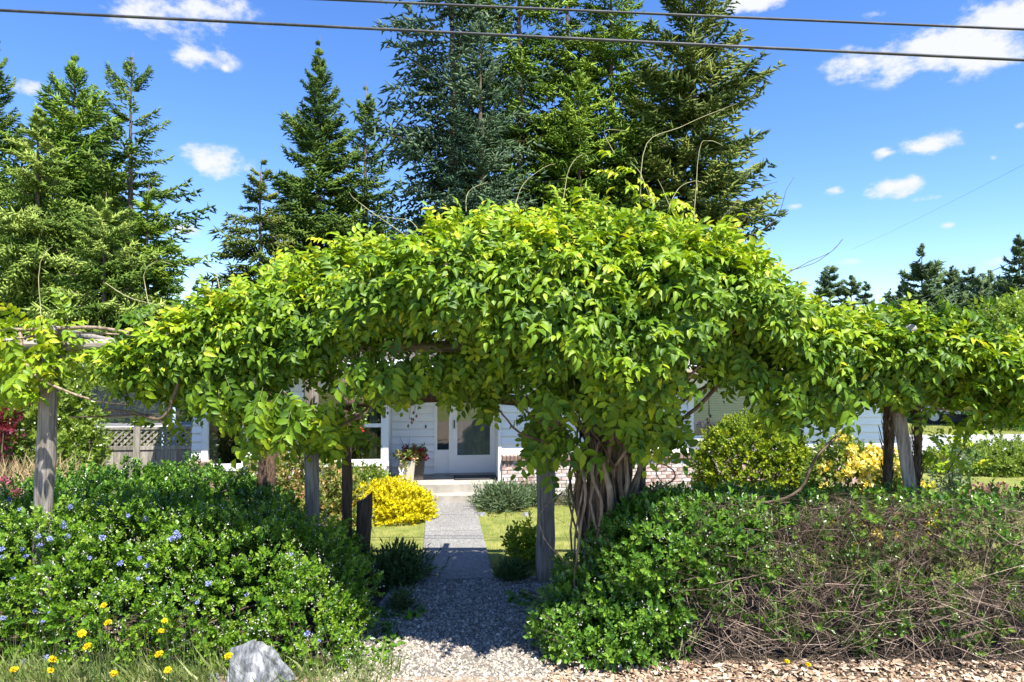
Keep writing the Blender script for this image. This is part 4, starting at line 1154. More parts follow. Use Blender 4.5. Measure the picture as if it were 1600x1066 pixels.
# trunk: a bundle of twisted stems that fans into the roof
def wander(pts, amp, n=4):
    """a smooth wandering line through pts"""
    pts = [Vector(p_) for p_ in pts]; out = []
    for i in range(len(pts) - 1):
        p0, p1, p2, p3 = pts[max(i - 1, 0)], pts[i], pts[i + 1], pts[min(i + 2, len(pts) - 1)]
        for k in range(n):
            t2 = k / n
            out.append(.5 * ((2 * p1) + (p2 - p0) * t2 + (2 * p0 - 5 * p1 + 4 * p2 - p3) * t2 ** 2 + (3 * p1 - p0 - 3 * p2 + p3) * t2 ** 3) + Vector((random.uniform(-amp, amp), random.uniform(-amp, amp), 0)))
    out.append(pts[-1]); return out


for i in range(46):
    b0 = Vector((base.x + random.uniform(-.3, .2), 6.9 + random.uniform(-.3, .3), -.05)); r_ = random.choice((.04, .028, .02, .016, .012, .012))
    a1 = random.uniform(0, 6.28); w_ = random.uniform(.1, .34)
    m1 = Vector((base.x + math.cos(a1) * w_, 6.9 + math.sin(a1) * w_ * .8, random.uniform(.6, .9)))
    a2 = a1 + random.uniform(-1, 1.2); m2 = Vector((base.x + .04 + math.cos(a2) * .36, 6.9 + math.sin(a2) * .3, random.uniform(1.5, 1.75)))
    tp = Vector((base.x + random.uniform(-1.1, 1.2), 6.8 + random.uniform(-.9, .7), random.uniform(2.5, 3.1)))
    MB().tube([v - base for v in wander([b0, m1, m2, tp], .01)], [r_ * (1.1 - .04 * k) for k in range(13)], 7).build('stem', 'stem' if i % 5 else 'dark_stem', vine, smooth=True)
core = MB().tube([(-.05, .05, -.05), (-.04, .05, .7), (.02, .05, 1.3), (.05, 0, 2.1), (.05, 0, 2.7)], [.17, .16, .19, .24, .3], 14, wob=.25).build('trunk', 'bark', vine, smooth=True)


def limb(pxs, r0, r1, mat='dark_stem', name='branch', amp=.006):
    pts = wander([P(x, y, Y) for x, y, Y in pxs], amp); n = len(pts)
    return MB().tube([v - base for v in pts], [r0 + (r1 - r0) * i / (n - 1) for i in range(n)], 6).build(name, mat, vine, smooth=True)


limb([(985, 690, 6.6), (1040, 670, 6.5), (1085, 640, 6.4), (1125, 600, 6.3)], .024, .018); limb([(985, 680, 6.7), (1050, 640, 6.6), (1095, 608, 6.5), (1140, 590, 6.5)], .02, .014)
limb([(985, 785, 6.6), (1060, 782, 6.5), (1130, 778, 6.4), (1200, 785, 6.35), (1250, 765, 6.3), (1275, 715, 6.25), (1310, 680, 6.3)], .017, .012)
limb([(990, 772, 6.5), (1020, 765, 6.4), (1050, 752, 6.35), (1052, 735, 6.3), (1030, 725, 6.3), (1026, 742, 6.3), (1040, 758, 6.3)], .01, .005)
limb([(890, 700, 6.6), (850, 690, 6.4), (810, 675, 6.2), (780, 640, 6.2)], .016, .008); limb([(895, 690, 6.6), (860, 650, 6.4), (835, 620, 6.2)], .02, .014); limb([(890, 690, 6.5), (842, 658, 6.3), (800, 622, 6.3)], .014, .01)
limb([(878, 770, 6.5), (845, 800, 6.3), (850, 840, 6.2), (890, 885, 6.3)], .009, .006, 'stem'); limb([(935, 690, 6.4), (925, 740, 6.3), (940, 790, 6.3), (930, 850, 6.4)], .02, .014, 'stem')
limb([(905, 720, 6.4), (915, 770, 6.3), (905, 840, 6.3), (895, 940, 6.4)], .017, .012, 'stem'); limb([(520, 672, 6.6), (560, 650, 6.6), (590, 622, 6.6), (620, 600, 6.5)], .013, .012); limb([(475, 720, 7.8), (500, 690, 7.8), (520, 670, 7.4)], .01, .01)
limb([(165, 640, 6.3), (210, 645, 6.3), (250, 655, 6.2), (268, 630, 6.2), (280, 590, 6.2)], .013, .017); limb([(110, 652, 6.4), (180, 650, 6.4), (235, 648, 6.3), (255, 662, 6.3)], .008, .01)
limb([(32, 520, 6.4), (36, 560, 6.35), (60, 590, 6.3), (100, 610, 6.3), (150, 626, 6.3), (200, 632, 6.3)], .016, .008, 'stem', 'branch'); limb([(0, 515, 6.4), (80, 515, 6.4), (150, 512, 6.4), (240, 528, 6.45)], .02, .018, 'stem'); limb([(20, 530, 6.3), (110, 520, 6.4), (220, 525, 6.5)], .012, .01, 'stem')
for i in range(16):
    y0, y1 = random.uniform(572, 640), random.uniform(570, 632); limb([(1400, y0, 6.7), (1460, y0 + random.uniform(-12, 8), 6.7), (1530, (y0 + y1) / 2 + random.uniform(-12, 12), 6.8), (1640, y1, 6.9)], .016, .009, random.choice(('stem', 'stem', 'dark_stem')), amp=.012)
limb([(1535, 655, 7.4), (1510, 690, 7.5), (1480, 740, 7.6)], .012, .006); limb([(1385, 600, 6.9), (1395, 680, 6.95), (1390, 760, 7.0)], .016, .012, 'stem')
# bean pods and catkins dangling
for x, y, Y in [(640, 655, 5.9), (648, 645, 5.95), (605, 640, 5.9), (1107, 650, 6.2), (1108, 665, 6.2)]:
    c = P(x, y, Y) - base; mb = MB(); mb.tube([c + Vector((0, 0, .22)), c + Vector((.005, 0, .1)), c], .0025, 4)
    for k in range(3): d_ = Vector((random.uniform(-.02, .02), random.uniform(-.02, .02), -k * .03)); mb.lathe([(.002, -.016), (.012, 0), (.002, .016)], 6, c + d_)
    mb.build('seed_pod', 'dark_stem', vine)
# whippy shoots standing out against the sky
SHOOT = [((65, 500), (60, 445), (66, 402), (82, 386)), ((240, 500), (228, 455), (226, 425), (245, 408), (270, 414)), ((165, 442), (210, 468), (310, 488)), 
         ((345, 462), (338, 430), (322, 405), (305, 392)), ((640, 372), (590, 338), (555, 312), (545, 300)), ((655, 362), (640, 345), (608, 340), (575, 335)), 
         ((728, 330), (732, 300), (762, 284)), ((805, 322), (818, 288), (850, 262), (868, 256)), ((880, 315), (890, 262), (912, 240), (920, 252)), ((1000, 310), (1010, 225), (1060, 200), (1110, 178), (1152, 162)), 
         ((1045, 325), (1060, 295), (1085, 283), (1105, 288)), ((1085, 345), (1092, 235), (1108, 220), (1130, 228)), ((960, 240), (945, 205), (980, 205)), ((1150, 372), (1165, 340), (1190, 315)), ((1120, 350), (1170, 300), (1215, 284)),
         ((1222, 432), (1262, 410), (1298, 394), (1316, 374)), ((1226, 425), (1270, 412), (1300, 392), (1318, 373)), ((1150, 380), (1210, 345), (1228, 298), (1241, 277)), ((1020, 320), (1000, 270), (985, 255)), ((1050, 330), (1035, 295), (1028, 280))]
for i, sh in enumerate(SHOOT):
    Y = 6.3 + (i % 3) * .15; pts = wander([P(x, y, Y) for x, y in sh], .004); n = len(pts)
    MB().tube([v - base for v in pts], [.0042 - .0025 * k / (n - 1) for k in range(n)], 5).build('shoot', 'tendril' if sh[0][0] < 1100 else 'dark_stem', vine)
sp_ = [(985, 266, 15), (968, 250, 5), (1000, 280, 15), (1030, 296, 10), (1060, 304, 10), (795, 308, 5), (1045, 306, 10)]
SA = []
for x, y, k in sp_:
    for _ in range(k // 5): SA.append(tuple(P(x + random.uniform(-14, 14), y + random.uniform(-10, 14), 6.35)))
SA = np.array(SA); fx = rng.normal(size=SA.shape) * .8 + np.array((0, -.2, -.1)); A_s = frames(SA, fx, np.array((0, -.5, 1)) + rng.normal(size=SA.shape) * .3, rng.uniform(.16, .25, len(SA)))
lm2, lw2 = leafmats(A_s, np.ones(len(SA)))
joined('shoot_leaves', [(LEAF_N, lm2, rng.uniform(.4, 1, len(lm2)))], 'vine_young', vine)

# two more old trunks that climb the pergola
for name_, x, y0, y1, Y, w_, lab in [('vine_trunk', 417, 690, 800, 8.4, .2, 'shaggy reddish brown vine trunk behind the left bushes'), ('vine_trunk', 1388, 650, 800, 7.2, .09, 'shaggy brown vine trunk close behind the leaning square post'), ('vine_trunk', 1434, 660, 790, 7.3, .07, 'thin hairy vine trunk just right of the leaning square post')]:
    c = P(x, y1, Y); t_ = thing(name_, lab, 'vine trunk', (c.x, Y, 0), group='old vine trunks'); mb = MB()
    mb.tube([(0, 0, -.1), (.01, 0, .6), (-.01, 0, 1.2), (.02, 0, 1.8), (.0, 0, 2.6)], [w_ * .55, w_ * .5, w_ * .5, w_ * .52, w_ * .4], 14, wob=.14); mb.build('trunk', 'shag', t_, smooth=True)
    n = 420; zz = rng.uniform(.1, 2.4, n); an = rng.uniform(0, 6.28, n); a_ = np.stack([np.cos(an) * w_ * .48, np.sin(an) * w_ * .48, zz], 1); b_ = a_ + np.stack([np.cos(an) * .03, np.sin(an) * .03, rng.uniform(.05, .16, n)], 1) * rng.uniform(.5, 1.3, n)[:, None]
    joined('bark_strip', [(TWIG, twig_mats(a_, b_, rng.uniform(.004, .009, n)), rng.random(n) * .6)], 'twig', t_, off=(0, 0, 0))

# ------------------------------------------------------------------ shrubs: left side
front_l = [((-4.35, 6.4, .35), (.9, .5, .84)), ((-5.4, 6.45, .35), (.8, .5, .82)), ((-2.75, 6.75, .32), (1.25, .92, .86)), ((-3.9, 6.9, .36), (1.3, 1.0, .88)), ((-5.2, 7.0, .36), (1.2, 1.1, .88)), ((-2.1, 6.7, .15), (.68, .8, .66)), ((-3.3, 6.35, .1), (1.5, .62, .62)), ((-4.9, 6.3, .1), (1.3, .6, .58)), ((-1.85, 6.2, .02), (.5, .5, .4)), ((-6.3, 7.0, .4), (1.1, 1.0, .9))]
cb, cp, cn = shrub('flowering_bush', 'broad green bush with scattered blue flower heads left of the path', 'bush', front_l, 9500, .1, 11, .042, 'bush', 30, thick=.09, up=.55, jit=.5, rough=.15, rs=.45)
tiny = bush_parts(front_l, 4200, .06, 3, .017, base=SMALL, thick=.01, up=.5, jit=.6, rough=.15, seed=3, rs=.45)[0]
joined('blossom', tiny, 'blossom', cb)
bf = [blossom_mesh('flower_head', 'bluefl', .025, 50, s_, .6) for s_ in range(3)]
spots = [(158, 772), (166, 775), (228, 810), (100, 822), (98, 816), (105, 838), (78, 842), (60, 838), (62, 852), (40, 870), (34, 858), (3, 858), (6, 870), (140, 872), (160, 840), (20, 904), (275, 832), (278, 838), (268, 842), (216, 904), (218, 872), (230, 884), (308, 942), (385, 930), (480, 990), (498, 1002), (54, 954), (68, 970), (78, 958), (72, 1028), (26, 1048), (38, 1034), (5, 966), (30, 796), (14, 780), (110, 792), (455, 866), (200, 806), (188, 880), (325, 912)]
for i, (x, y) in enumerate(spots):
    # walk along the view ray until the leafy skin is met
    d = ray(x, y); best = None
    dd = cp - camv; dn = np.array(d.normalized()); tt = dd @ dn; off_ = np.linalg.norm(dd - tt[:, None] * dn, axis=1); ok = off_ < .06
    tmin = tt[ok].min() if ok.any() else None
    if tmin is None: continue
    o = link('flower_head', bf[i % 3], cb); o.location = Vector(camv + dn * (tmin - .02)) - cb.location; o.scale = (random.uniform(.8, 1.35),) * 3; o.rotation_euler = (random.random() * 3, 0, random.random() * 3)
back_l = [((P(300, 760, 8.3).x, 8.3, .55), (1.2, .7, .78)), ((P(180, 770, 8.2).x, 8.2, .5), (1.0, .7, .82)), ((P(380, 775, 8.2).x, 8.2, .45), (.6, .6, .7)), ((P(230, 770, 7.9).x, 7.9, .5), (1.3, .5, .72)), ((P(90, 780, 8.2).x, 8.2, .5), (.9, .6, .7))]
shrub('bush', 'darker clipped bush in the vine shade behind the blue flowered bush', 'bush', back_l, 3800, .1, 11, .05, 'hedge', 12, thick=.07, up=.6, seed=5)
mid_l = [((P(455, 850, 7.8).x, 7.8, .25), (.5, .5, .55)), ((P(525, 880, 8.0).x, 8.1, .2), (.4, .4, .45))]
shrub('bush', 'low loose shrub round the foot of the round grey post', 'bush', mid_l, 700, .12, 9, .05, 'bush', 8, thick=.25, up=.6, seed=6)
spi = [((P(470, 760, 11).x, 11, .5), (.85, .6, .75)), ((P(520, 770, 10.6).x, 10.6, .35), (.55, .5, .6)), ((P(440, 720, 11.2).x, 11.2, .8), (.5, .5, .6))]
shrub('spirea_shrub', 'yellow green shrub tinted orange behind the grey posts', 'shrub', spi, 1500, .14, 9, .06, 'spirea', 10, thick=.25, up=.5, seed=7)
g_ = P(570, 745, 12.1); shrub('shrub', 'small light green shrub under the window by the brick pillar', 'shrub', [((g_.x, 12.1, .3), (.42, .35, .5)), ((g_.x + .25, 12.0, .2), (.25, .3, .36))], 420, .12, 8, .06, 'laurel', 6, thick=.2, up=.6, seed=8)
g_ = P(612, 785, 11.6)
gold = [((g_.x, 11.6, .14), (.62, .5, .42)), ((g_.x + .36, 11.5, .1), (.34, .4, .32)), ((g_.x - .4, 11.55, .1), (.36, .4, .33)), ((g_.x + .05, 11.3, .05), (.5, .35, .3))]
shrub('golden_shrub', 'low mounded bright yellow shrub left of the path near the steps', 'shrub', gold, 2000, .11, 10, .045, 'gold', 8, thick=.08, up=.25, jit=.4, rough=.07, rs=.25, seed=9)
lau = [((P(60, 640, 10.6).x, 10.6, 1.25), (.95, .8, 1.05)), ((P(100, 680, 10.2).x, 10.2, .8), (.5, .6, .8)), ((P(0, 640, 10.4).x, 10.4, 1.2), (.8, .7, 1.2)), ((P(90, 600, 10.8).x, 10.8, 1.9), (.5, .5, .7))]
shrub('laurel_shrub', 'tall light green shrub behind the leftmost pergola post', 'shrub', lau, 2600, .16, 9, .08, 'laurel', 10, thick=.15, up=.4, seed=10)
mar = [((P(-8, 590, 9.5).x, 9.5, 2.3), (.3, .3, .6)), ((P(5, 660, 9.4).x, 9.4, 1.75), (.25, .25, .45))]
shrub('maroon_shrub', 'dark red leaved shrub cut by the left edge of the frame', 'shrub', mar, 170, .16, 8, .075, 'maroon', 5, thick=.4, seed=11)
c = P(14, 762, 7.9); t_, _, _ = shrub('pink_flowering_plant', 'low plant with pink red flower clusters at the left edge', 'plant', [((c.x, 7.9, c.z - .2), (.3, .3, .25))], 90, .12, 8, .05, 'hedge', 4, thick=.3, seed=12)
pkm = blossom_mesh('flower', 'pink', .07, 34, 8)
for x, y in ((18, 765), (8, 752), (15, 778), (28, 770), (2, 768)):
    o = link('flower', pkm, t_); o.location = P(x, y, 7.65) - t_.location
c = P(35, 728, 9.0)
dg = thing('dry_grass_clump', 'clump of dry straw coloured grass under the light green shrub', 'grass clump', (c.x, 9.0, 0)); n = 420
a_ = np.stack([rng.normal(size=n) * .4, rng.normal(size=n) * .2, np.full(n, c.z - .35)], 1); d_ = np.stack([rng.normal(size=n) * .7, rng.normal(size=n) * .5, np.ones(n)], 1)
joined('blades', [(BLADE, frames(a_, d_, rng.normal(size=(n, 3)), rng.uniform(.35, .6, n)), rng.random(n))], 'dry', dg, off=(0, 0, 0))
n = 60; joined('stem', [(TWIG, twig_mats(np.stack([rng.normal(size=n) * .3, rng.normal(size=n) * .15, np.zeros(n)], 1), np.stack([rng.normal(size=n) * .4, rng.normal(size=n) * .2, np.full(n, c.z - .2)], 1), np.full(n, .006)), rng.random(n))], 'twig', dg, off=(0, 0, 0))
# green belt behind the fence
for (x, y, Y, r_, lab) in [(170, 600, 18.5, (2.0, 1.2, 1.7), 'mid green bush behind the trampoline'), (290, 610, 18.5, (1.6, 1.2, 1.5), 'mid green bush between the trampoline and the house'), (20, 600, 17.5, (1.8, 1.2, 1.9), 'mid green bush left of the trampoline')]:
    c = P(x, y, Y); shrub('bush', lab, 'bush', [((c.x, Y, 1.2), r_), ((c.x + .6, Y + .3, .6), r_)], 1300, .3, 8, .13, 'laurel', 4, group='bushes behind the fence', thick=.15, seed=int(x))

# ------------------------------------------------------------------ by the path and right side


def lavender(name, label, px, py, Y, r_, hgt, mat, n=420, grp='lavender clumps along the path', cat='plant'):
    c = P(px, py, Y); t_ = thing(name, label, cat, (c.x, Y, 0), group=grp)
    d = nrm(np.stack([rng.normal(size=n), rng.normal(size=n), np.abs(rng.normal(size=n)) * 1.1 + .35], 1)); p_ = np.stack([rng.normal(size=n) * r_ * .3, rng.normal(size=n) * r_ * .3, np.zeros(n)], 1)
    ln = rng.uniform(.65, 1.1, n) * np.sqrt((d[:, 2] * hgt) ** 2 + ((1 - d[:, 2] ** 2)) * (r_ * .9) ** 2)
    sp2 = sprig(14, .2, .55, 4); A_ = along(p_, d, ln)
    joined('foliage', [(NARROW, compose(A_, sp2), rng.random(n * 14))], mat, t_, off=(0, 0, 0))
    joined('stem', [(TWIG, twig_mats(p_, p_ + d * ln[:, None], np.full(n, .004)), rng.random(n) * .4)], 'twig', t_, off=(0, 0, 0))
    return t_


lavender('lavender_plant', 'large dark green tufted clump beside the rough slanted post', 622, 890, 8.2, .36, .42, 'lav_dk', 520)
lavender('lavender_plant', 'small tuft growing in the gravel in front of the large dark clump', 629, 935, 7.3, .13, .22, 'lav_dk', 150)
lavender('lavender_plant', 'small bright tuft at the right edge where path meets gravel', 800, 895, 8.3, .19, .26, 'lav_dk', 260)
lavender('lavender_plant', 'grey green lavender mound right of the steps', 785, 785, 12.3, .5, .42, 'lav', 650)
lavender('lavender_plant', 'lavender clump against the brick right of the steps', 830, 780, 12.7, .4, .36, 'lav', 420)
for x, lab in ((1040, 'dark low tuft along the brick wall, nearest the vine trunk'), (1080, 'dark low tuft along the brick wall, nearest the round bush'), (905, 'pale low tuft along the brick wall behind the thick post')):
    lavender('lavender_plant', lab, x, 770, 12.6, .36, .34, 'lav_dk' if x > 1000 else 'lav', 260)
c = P(822, 860, 9.0); shrub('shrub', 'small yellow green shrub left of the thick short post', 'shrub', [((c.x, 9.0, .18), (.3, .3, .3)), ((c.x + .12, 8.9, .1), (.25, .25, .2))], 220, .13, 8, .06, 'thuja', 4, thick=.3, seed=13)
c = P(1178, 725, 11.2)
thu = [((c.x, 11.2, .86), (.93, .85, .78)), ((c.x + .05, 11.2, 1.05), (.8, .75, .66)), ((c.x, 11.2, .5), (.85, .8, .5))]
shrub('round_conifer_bush', 'large round clipped yellow green conifer bush before the brick wall', 'bush', thu, 3500, .13, 11, .05, 'thuja', 10, thick=.08, up=.35, jit=.5, rough=.1, rs=.35, seed=14)
c = P(1335, 740, 9.6)
aza = [((c.x, 9.6, .75), (.65, .55, .62)), ((c.x + .2, 9.5, .5), (.55, .5, .5)), ((c.x - .3, 9.6, .5), (.45, .5, .5)), ((c.x - .1, 9.7, 1.15), (.45, .4, .4)), ((c.x + .3, 9.5, .95), (.4, .4, .4))]
az_, ap, an_ = shrub('azalea_shrub', 'shrub covered in cream and yellow flowers left of the leaning square post', 'shrub', aza, 1300, .13, 8, .065, 'azalea', 8, thick=.12, up=.4, seed=15)
azm = [blossom_mesh('flower', 'azalea_fl', .085, 18, s_, .85) for s_ in range(3)]
fi = [i for i in np.argsort(ap[:, 1]) if ap[i, 0] > c.x - .25 or rng.random() < .18][:400]; random.shuffle(fi)
for k, i in enumerate(fi[:270]):
    o = link('flower', azm[k % 3], az_); o.location = Vector(ap[i] + an_[i] * .09) - az_.location; o.scale = (random.uniform(.75, 1.25),) * 3; o.rotation_euler = (random.random() * 6, random.random() * 6, 0)
c = P(1445, 765, 9.8); shrub('shrub', 'small golden yellow shrub just right of the leaning square post', 'shrub', [((c.x, 9.8, .45), (.28, .28, .42))], 240, .12, 8, .055, 'gold', 4, thick=.25, seed=16)
c = P(1275, 790, 10.2); shrub('shrub', 'soft grey green plant between the round bush and the flowering shrub', 'plant', [((c.x, 10.2, .2), (.55, .4, .4))], 420, .12, 8, .06, 'lav', 4, thick=.3, seed=17)
c = P(1545, 768, 9.2); t_, _, _ = shrub('red_leaved_plant', 'low plant with dusty red leaves above the right end of the hedge', 'plant', [((c.x, 9.2, c.z - .1), (.32, .3, .17))], 150, .1, 8, .05, 'dusty_red', 4, thick=.3, seed=18)
for x, y, Y, r_, lab in [(1520, 712, 16.4, (1.3, .8, .28), 'spreading low juniper on the lawn left of the other juniper'), (1590, 705, 16.8, (1.4, 1.0, .4), 'taller spreading juniper at the right edge of the lawn')]:
    c = P(x, y, Y); shrub('juniper_bush', lab, 'bush', [((c.x, Y, .25), r_), ((c.x + .6, Y - .3, .15), (r_[0] * .7, r_[1] * .7, r_[2] * .7))], 1500, .13, 9, .065, 'juniper', 5, group='juniper bushes on the right lawn', thick=.08, up=.05, jit=.5, rough=.12, rs=.4, seed=19)
c = P(1480, 745, 11.8); t_, _, _ = shrub('white_flowering_plant', 'wispy plant with small white flowers right of the leaning post', 'plant', [((c.x, 11.8, .5), (.4, .35, .45)), ((c.x + .2, 11.8, 1.0), (.3, .3, .3))], 200, .14, 7, .06, 'lav', 6, thick=.5, seed=20)
wm = blossom_mesh('flower', 'blossom', .06, 18, 5)
for x, y in ((1482, 718), (1504, 716), (1500, 722), (1570, 712)):
    if x < 1560: o = link('flower', wm, t_); o.location = P(x, y, 11.5) - t_.location

# right hedge: lush at the left, dry and twiggy to the right
hx = lambda x, Y: (x - 800) / F * Y
HL = []
for x in (1040, 1110, 1180, 1260, 1340, 1420, 1500, 1580, 1660): HL.append(((hx(x, 6.5), 6.55 + random.uniform(-.05, .1), .98 + random.uniform(-.03, .04)), (.42, .5, .38)))
hedge = thing('hedge', 'half bare hedge of dry brown twigs with leafy top right of the vine trunk', 'hedge', (hx(1300, 6.5), 6.5, 0))
lush = [((hx(1010, 6.3), 6.35, .75), (.42, .45, .58)), ((hx(1080, 6.3), 6.35, .9), (.4, .42, .45)), ((hx(1140, 6.3), 6.4, 1.0), (.35, .4, .34))]
parts, p_, n_ = bush_parts(lush, 2600, .1, 10, .045, thick=.1, up=.4, seed=21)
top_p, _, _ = bush_parts(HL, 3600, .1, 9, .045, thick=.08, up=.7, seed=22)
# only the top and a few live shoots lower down keep their leaves
q_ = []
for b_, m_, r_ in top_p:
    z = m_[:, 2, 3]; keep = (z > 1.17) | ((bumps(m_[:, :3, 3], .3, 5) > .0) & (z > .45)) | (bumps(m_[:, :3, 3], .3, 5) > .4); q_.append((b_, m_[keep], r_[keep]))
low, _, _ = bush_parts([((hx(x, 6.1), 6.1, random.uniform(.12, .8)), (.1, .1, .12)) for x in rng.uniform(1060, 1620, 60)], 900, .09, 8, .04, thick=.4, up=.8, seed=23)
joined('foliage', parts + q_ + low, 'hedge', hedge)
bl, _, _ = bush_parts(lush + HL[:3], 500, .05, 3, .018, thick=.01, seed=21); joined('blossom', bl, 'blossom', hedge)
n = 8500
x = rng.uniform(1060, 1680, n); Yh = 6.4 + rng.normal(size=n) * .3; a_ = np.stack([(x - 800) / F * 6.4, np.clip(Yh, 5.85, 7.1), 1.32 * rng.beta(1.3, 1.0, n) + .02], 1)
dd = nrm(np.stack([rng.normal(size=n) * 1.0 - .2, rng.normal(size=n) * .6 - .15, rng.normal(size=n) * .9], 1)); ln = rng.gamma(2.4, .045, n) + .04
mid = a_ + dd * ln[:, None]; b_ = mid + nrm(dd + rng.normal(size=(n, 3)) * .55) * ln[:, None] * .9
mid[:, 2] = np.clip(mid[:, 2], .02, 1.36); b_[:, 2] = np.clip(b_[:, 2], .02, 1.38); w_ = rng.uniform(.0022, .005, n); r_ = np.clip(rng.beta(1.6, 2.2, n), 0, 1)
joined('twigs', [(TWIG, twig_mats(a_, mid, w_), r_), (TWIG, twig_mats(mid, b_, w_ * .6), r_)], 'twig', hedge)
# brushed-down sticks on the face, leaning the way they were raked
n = 1300; x = rng.uniform(1050, 1680, n); a_ = np.stack([(x - 800) / F * 6.1, rng.uniform(5.9, 6.2, n), rng.uniform(.0, .75, n)], 1)
b_ = a_ + np.stack([rng.normal(size=n) * .16 + .06, rng.normal(size=n) * .06 - .05, rng.normal(size=n) * .14 - .02], 1); b_[:, 2] = np.clip(b_[:, 2], .015, 1.4)
joined('dead_twigs', [(TWIG, twig_mats(a_, b_, rng.uniform(.003, .007, n)), rng.uniform(.4, 1, n))], 'twig', hedge)
for (pts, r_) in [([(1395, 945, 6.6), (1440, 880, 6.5), (1455, 840, 6.4), (1500, 810, 6.3)], .022), ([(1395, 890, 6.2), (1430, 860, 6.2), (1450, 840, 6.25)], .02), ([(1450, 985, 6.5), (1443, 900, 6.5), (1440, 845, 6.45)], .035), ([(1150, 990, 6.5), (1155, 880, 6.5), (1145, 800, 6.4)], .03), ([(1560, 1000, 6.4), (1545, 910, 6.4), (1580, 830, 6.3)], .025), ([(1250, 985, 6.4), (1262, 900, 6.4), (1240, 820, 6.4)], .024), ([(1470, 1005, 6.0), (1500, 998, 5.95), (1535, 985, 5.9)], .018)]:
    w_ = wander([P(*k) for k in pts], .008); n_ = len(w_); MB().tube([v - hedge.location for v in w_], [r_ * (1 - .45 * i / (n_ - 1)) for i in range(n_)], 7).build('stem', 'dark_stem', hedge, smooth=True)
# dark low shrub at the foot of the vine
foot = [((hx(930, 6.4), 6.45, .3), (.5, .45, .48)), ((hx(1000, 6.2), 6.2, .25), (.42, .4, .42)), ((hx(890, 6.2), 6.2, .15), (.3, .3, .32)), ((hx(960, 5.9), 5.95, .1), (.4, .25, .25)), ((hx(985, 6.6), 6.7, .7), (.4, .35, .45))]
fs, fp, fn = shrub('shrub', 'low glossy dark green shrub round the foot of the vine trunk', 'shrub', foot, 2300, .11, 9, .048, 'hedge', 12, thick=.2, up=.5, jit=.6, rough=.1, seed=24)
n = 60; k = rng.choice(len(fp), n); a_ = fp[k]; b_ = a_ + fn[k] * .25 + np.array((0, -.05, .12)) + rng.normal(size=(n, 3)) * .1
joined('twig', [(TWIG, twig_mats(a_, b_, np.full(n, .004)), rng.uniform(.5, 1, n))], 'twig', fs)
bl, _, _ = bush_parts(foot, 220, .05, 3, .018, thick=.01, seed=24); joined('blossom', bl, 'blossom', fs)

# ------------------------------------------------------------------ rocks, weeds, dandelions


def rock_mesh(pts, name, noise=.02, seed=1):
    import bmesh
    bm = bmesh.new()
    for p_ in pts: bm.verts.new(p_)
    bmesh.ops.convex_hull(bm, input=bm.verts)
    loose = [v for v in bm.verts if not v.link_faces]; bmesh.ops.delete(bm, geom=loose, context='VERTS')
    bmesh.ops.subdivide_edges(bm, edges=bm.edges, cuts=3, use_grid_fill=True); bmesh.ops.triangulate(bm, faces=bm.faces)
    co = np.array([tuple(v.co) for v in bm.verts]); nn_ = bumps(co, .16, seed) * noise + bumps(co, .05, seed + 1) * noise * .45
    bm.normal_update()
    for v, k in zip(bm.verts, nn_): v.co += v.normal * float(k)
    me = bpy.data.meshes.new(name); bm.to_mesh(me); bm.free(); me.materials.append(M['rock']); return me


c = G(408, 1062)
pts = [(-.25, 0, -.05), (-.24, .02, .26), (-.2, -.05, .31), (-.02, -.02, .335), (.02, .05, .32), (.06, -.06, .2), (.2, -.04, .12), (.29, .02, .06), (.27, 0, -.05), (.05, -.16, -.05), (-.2, -.14, -.05), (-.2, .2, -.05), (.15, .22, -.05), (-.1, .16, .27), (.1, .16, .16), (-.18, -.11, .2)]
rk = link('boulder', rock_mesh(pts, 'boulder', .018)); rk.location = (c.x, 5.62, 0); tag(rk, 'grey veined angular boulder at the foot of the flowering bush', 'rock')
c = G(342, 1058); pts = [(-.07, 0, -.02), (.07, 0, -.02), (0, -.06, -.02), (0, .08, -.02), (-.04, 0, .09), (.04, .02, .08), (0, -.04, .06)]
rk = link('stone', rock_mesh(pts, 'stone', .008, 4)); rk.location = (c.x, 5.62, 0); tag(rk, 'small pale stone just left of the grey veined boulder', 'rock')
c = G(760, 808); pts = [(-.1, 0, -.02), (.1, 0, -.02), (0, -.06, -.02), (0, .08, -.02), (-.05, 0, .06), (.06, .02, .05)]
for x, y, lab in ((752, 806, 'small pale edging stone in front of the lavender mound'), (822, 806, 'small flat edging stone right of the lavender mound')):
    c = G(x, y); rk = link('stone', rock_mesh(pts, 'stone', .01, int(x))); rk.location = c; tag(rk, lab, 'rock', 'edging stones by the lavender')

# grass along the verge at left
n = 6500; x = rng.uniform(-40, 620, n); keep = rng.random(n) < np.where(x < 340, 1, .35); x = x[keep]; n = len(x); Yg = rng.uniform(5.5, 6.0, n)
a_ = np.stack([(x - 800) / F * 5.6, Yg, np.zeros(n)], 1); d_ = np.stack([rng.normal(size=n) * .6, rng.normal(size=n) * .35 - .25, np.ones(n)], 1)
joined('verge_grass', [(BLADE, frames(a_, d_, rng.normal(size=(n, 3)), rng.gamma(4, .032, n)), rng.random(n))], 'weed')
n = 120; x = rng.uniform(0, 600, n); a_ = np.stack([(x - 800) / F * 5.6, rng.uniform(5.45, 5.7, n), np.zeros(n)], 1); b_ = a_ + np.stack([rng.normal(size=n) * .12, rng.normal(size=n) * .05 - .04, rng.uniform(.25, .6, n)], 1)
joined('grass_stalks', [(TWIG, twig_mats(a_, b_, np.full(n, .0025)), rng.uniform(.3, 1, n))], 'weed')
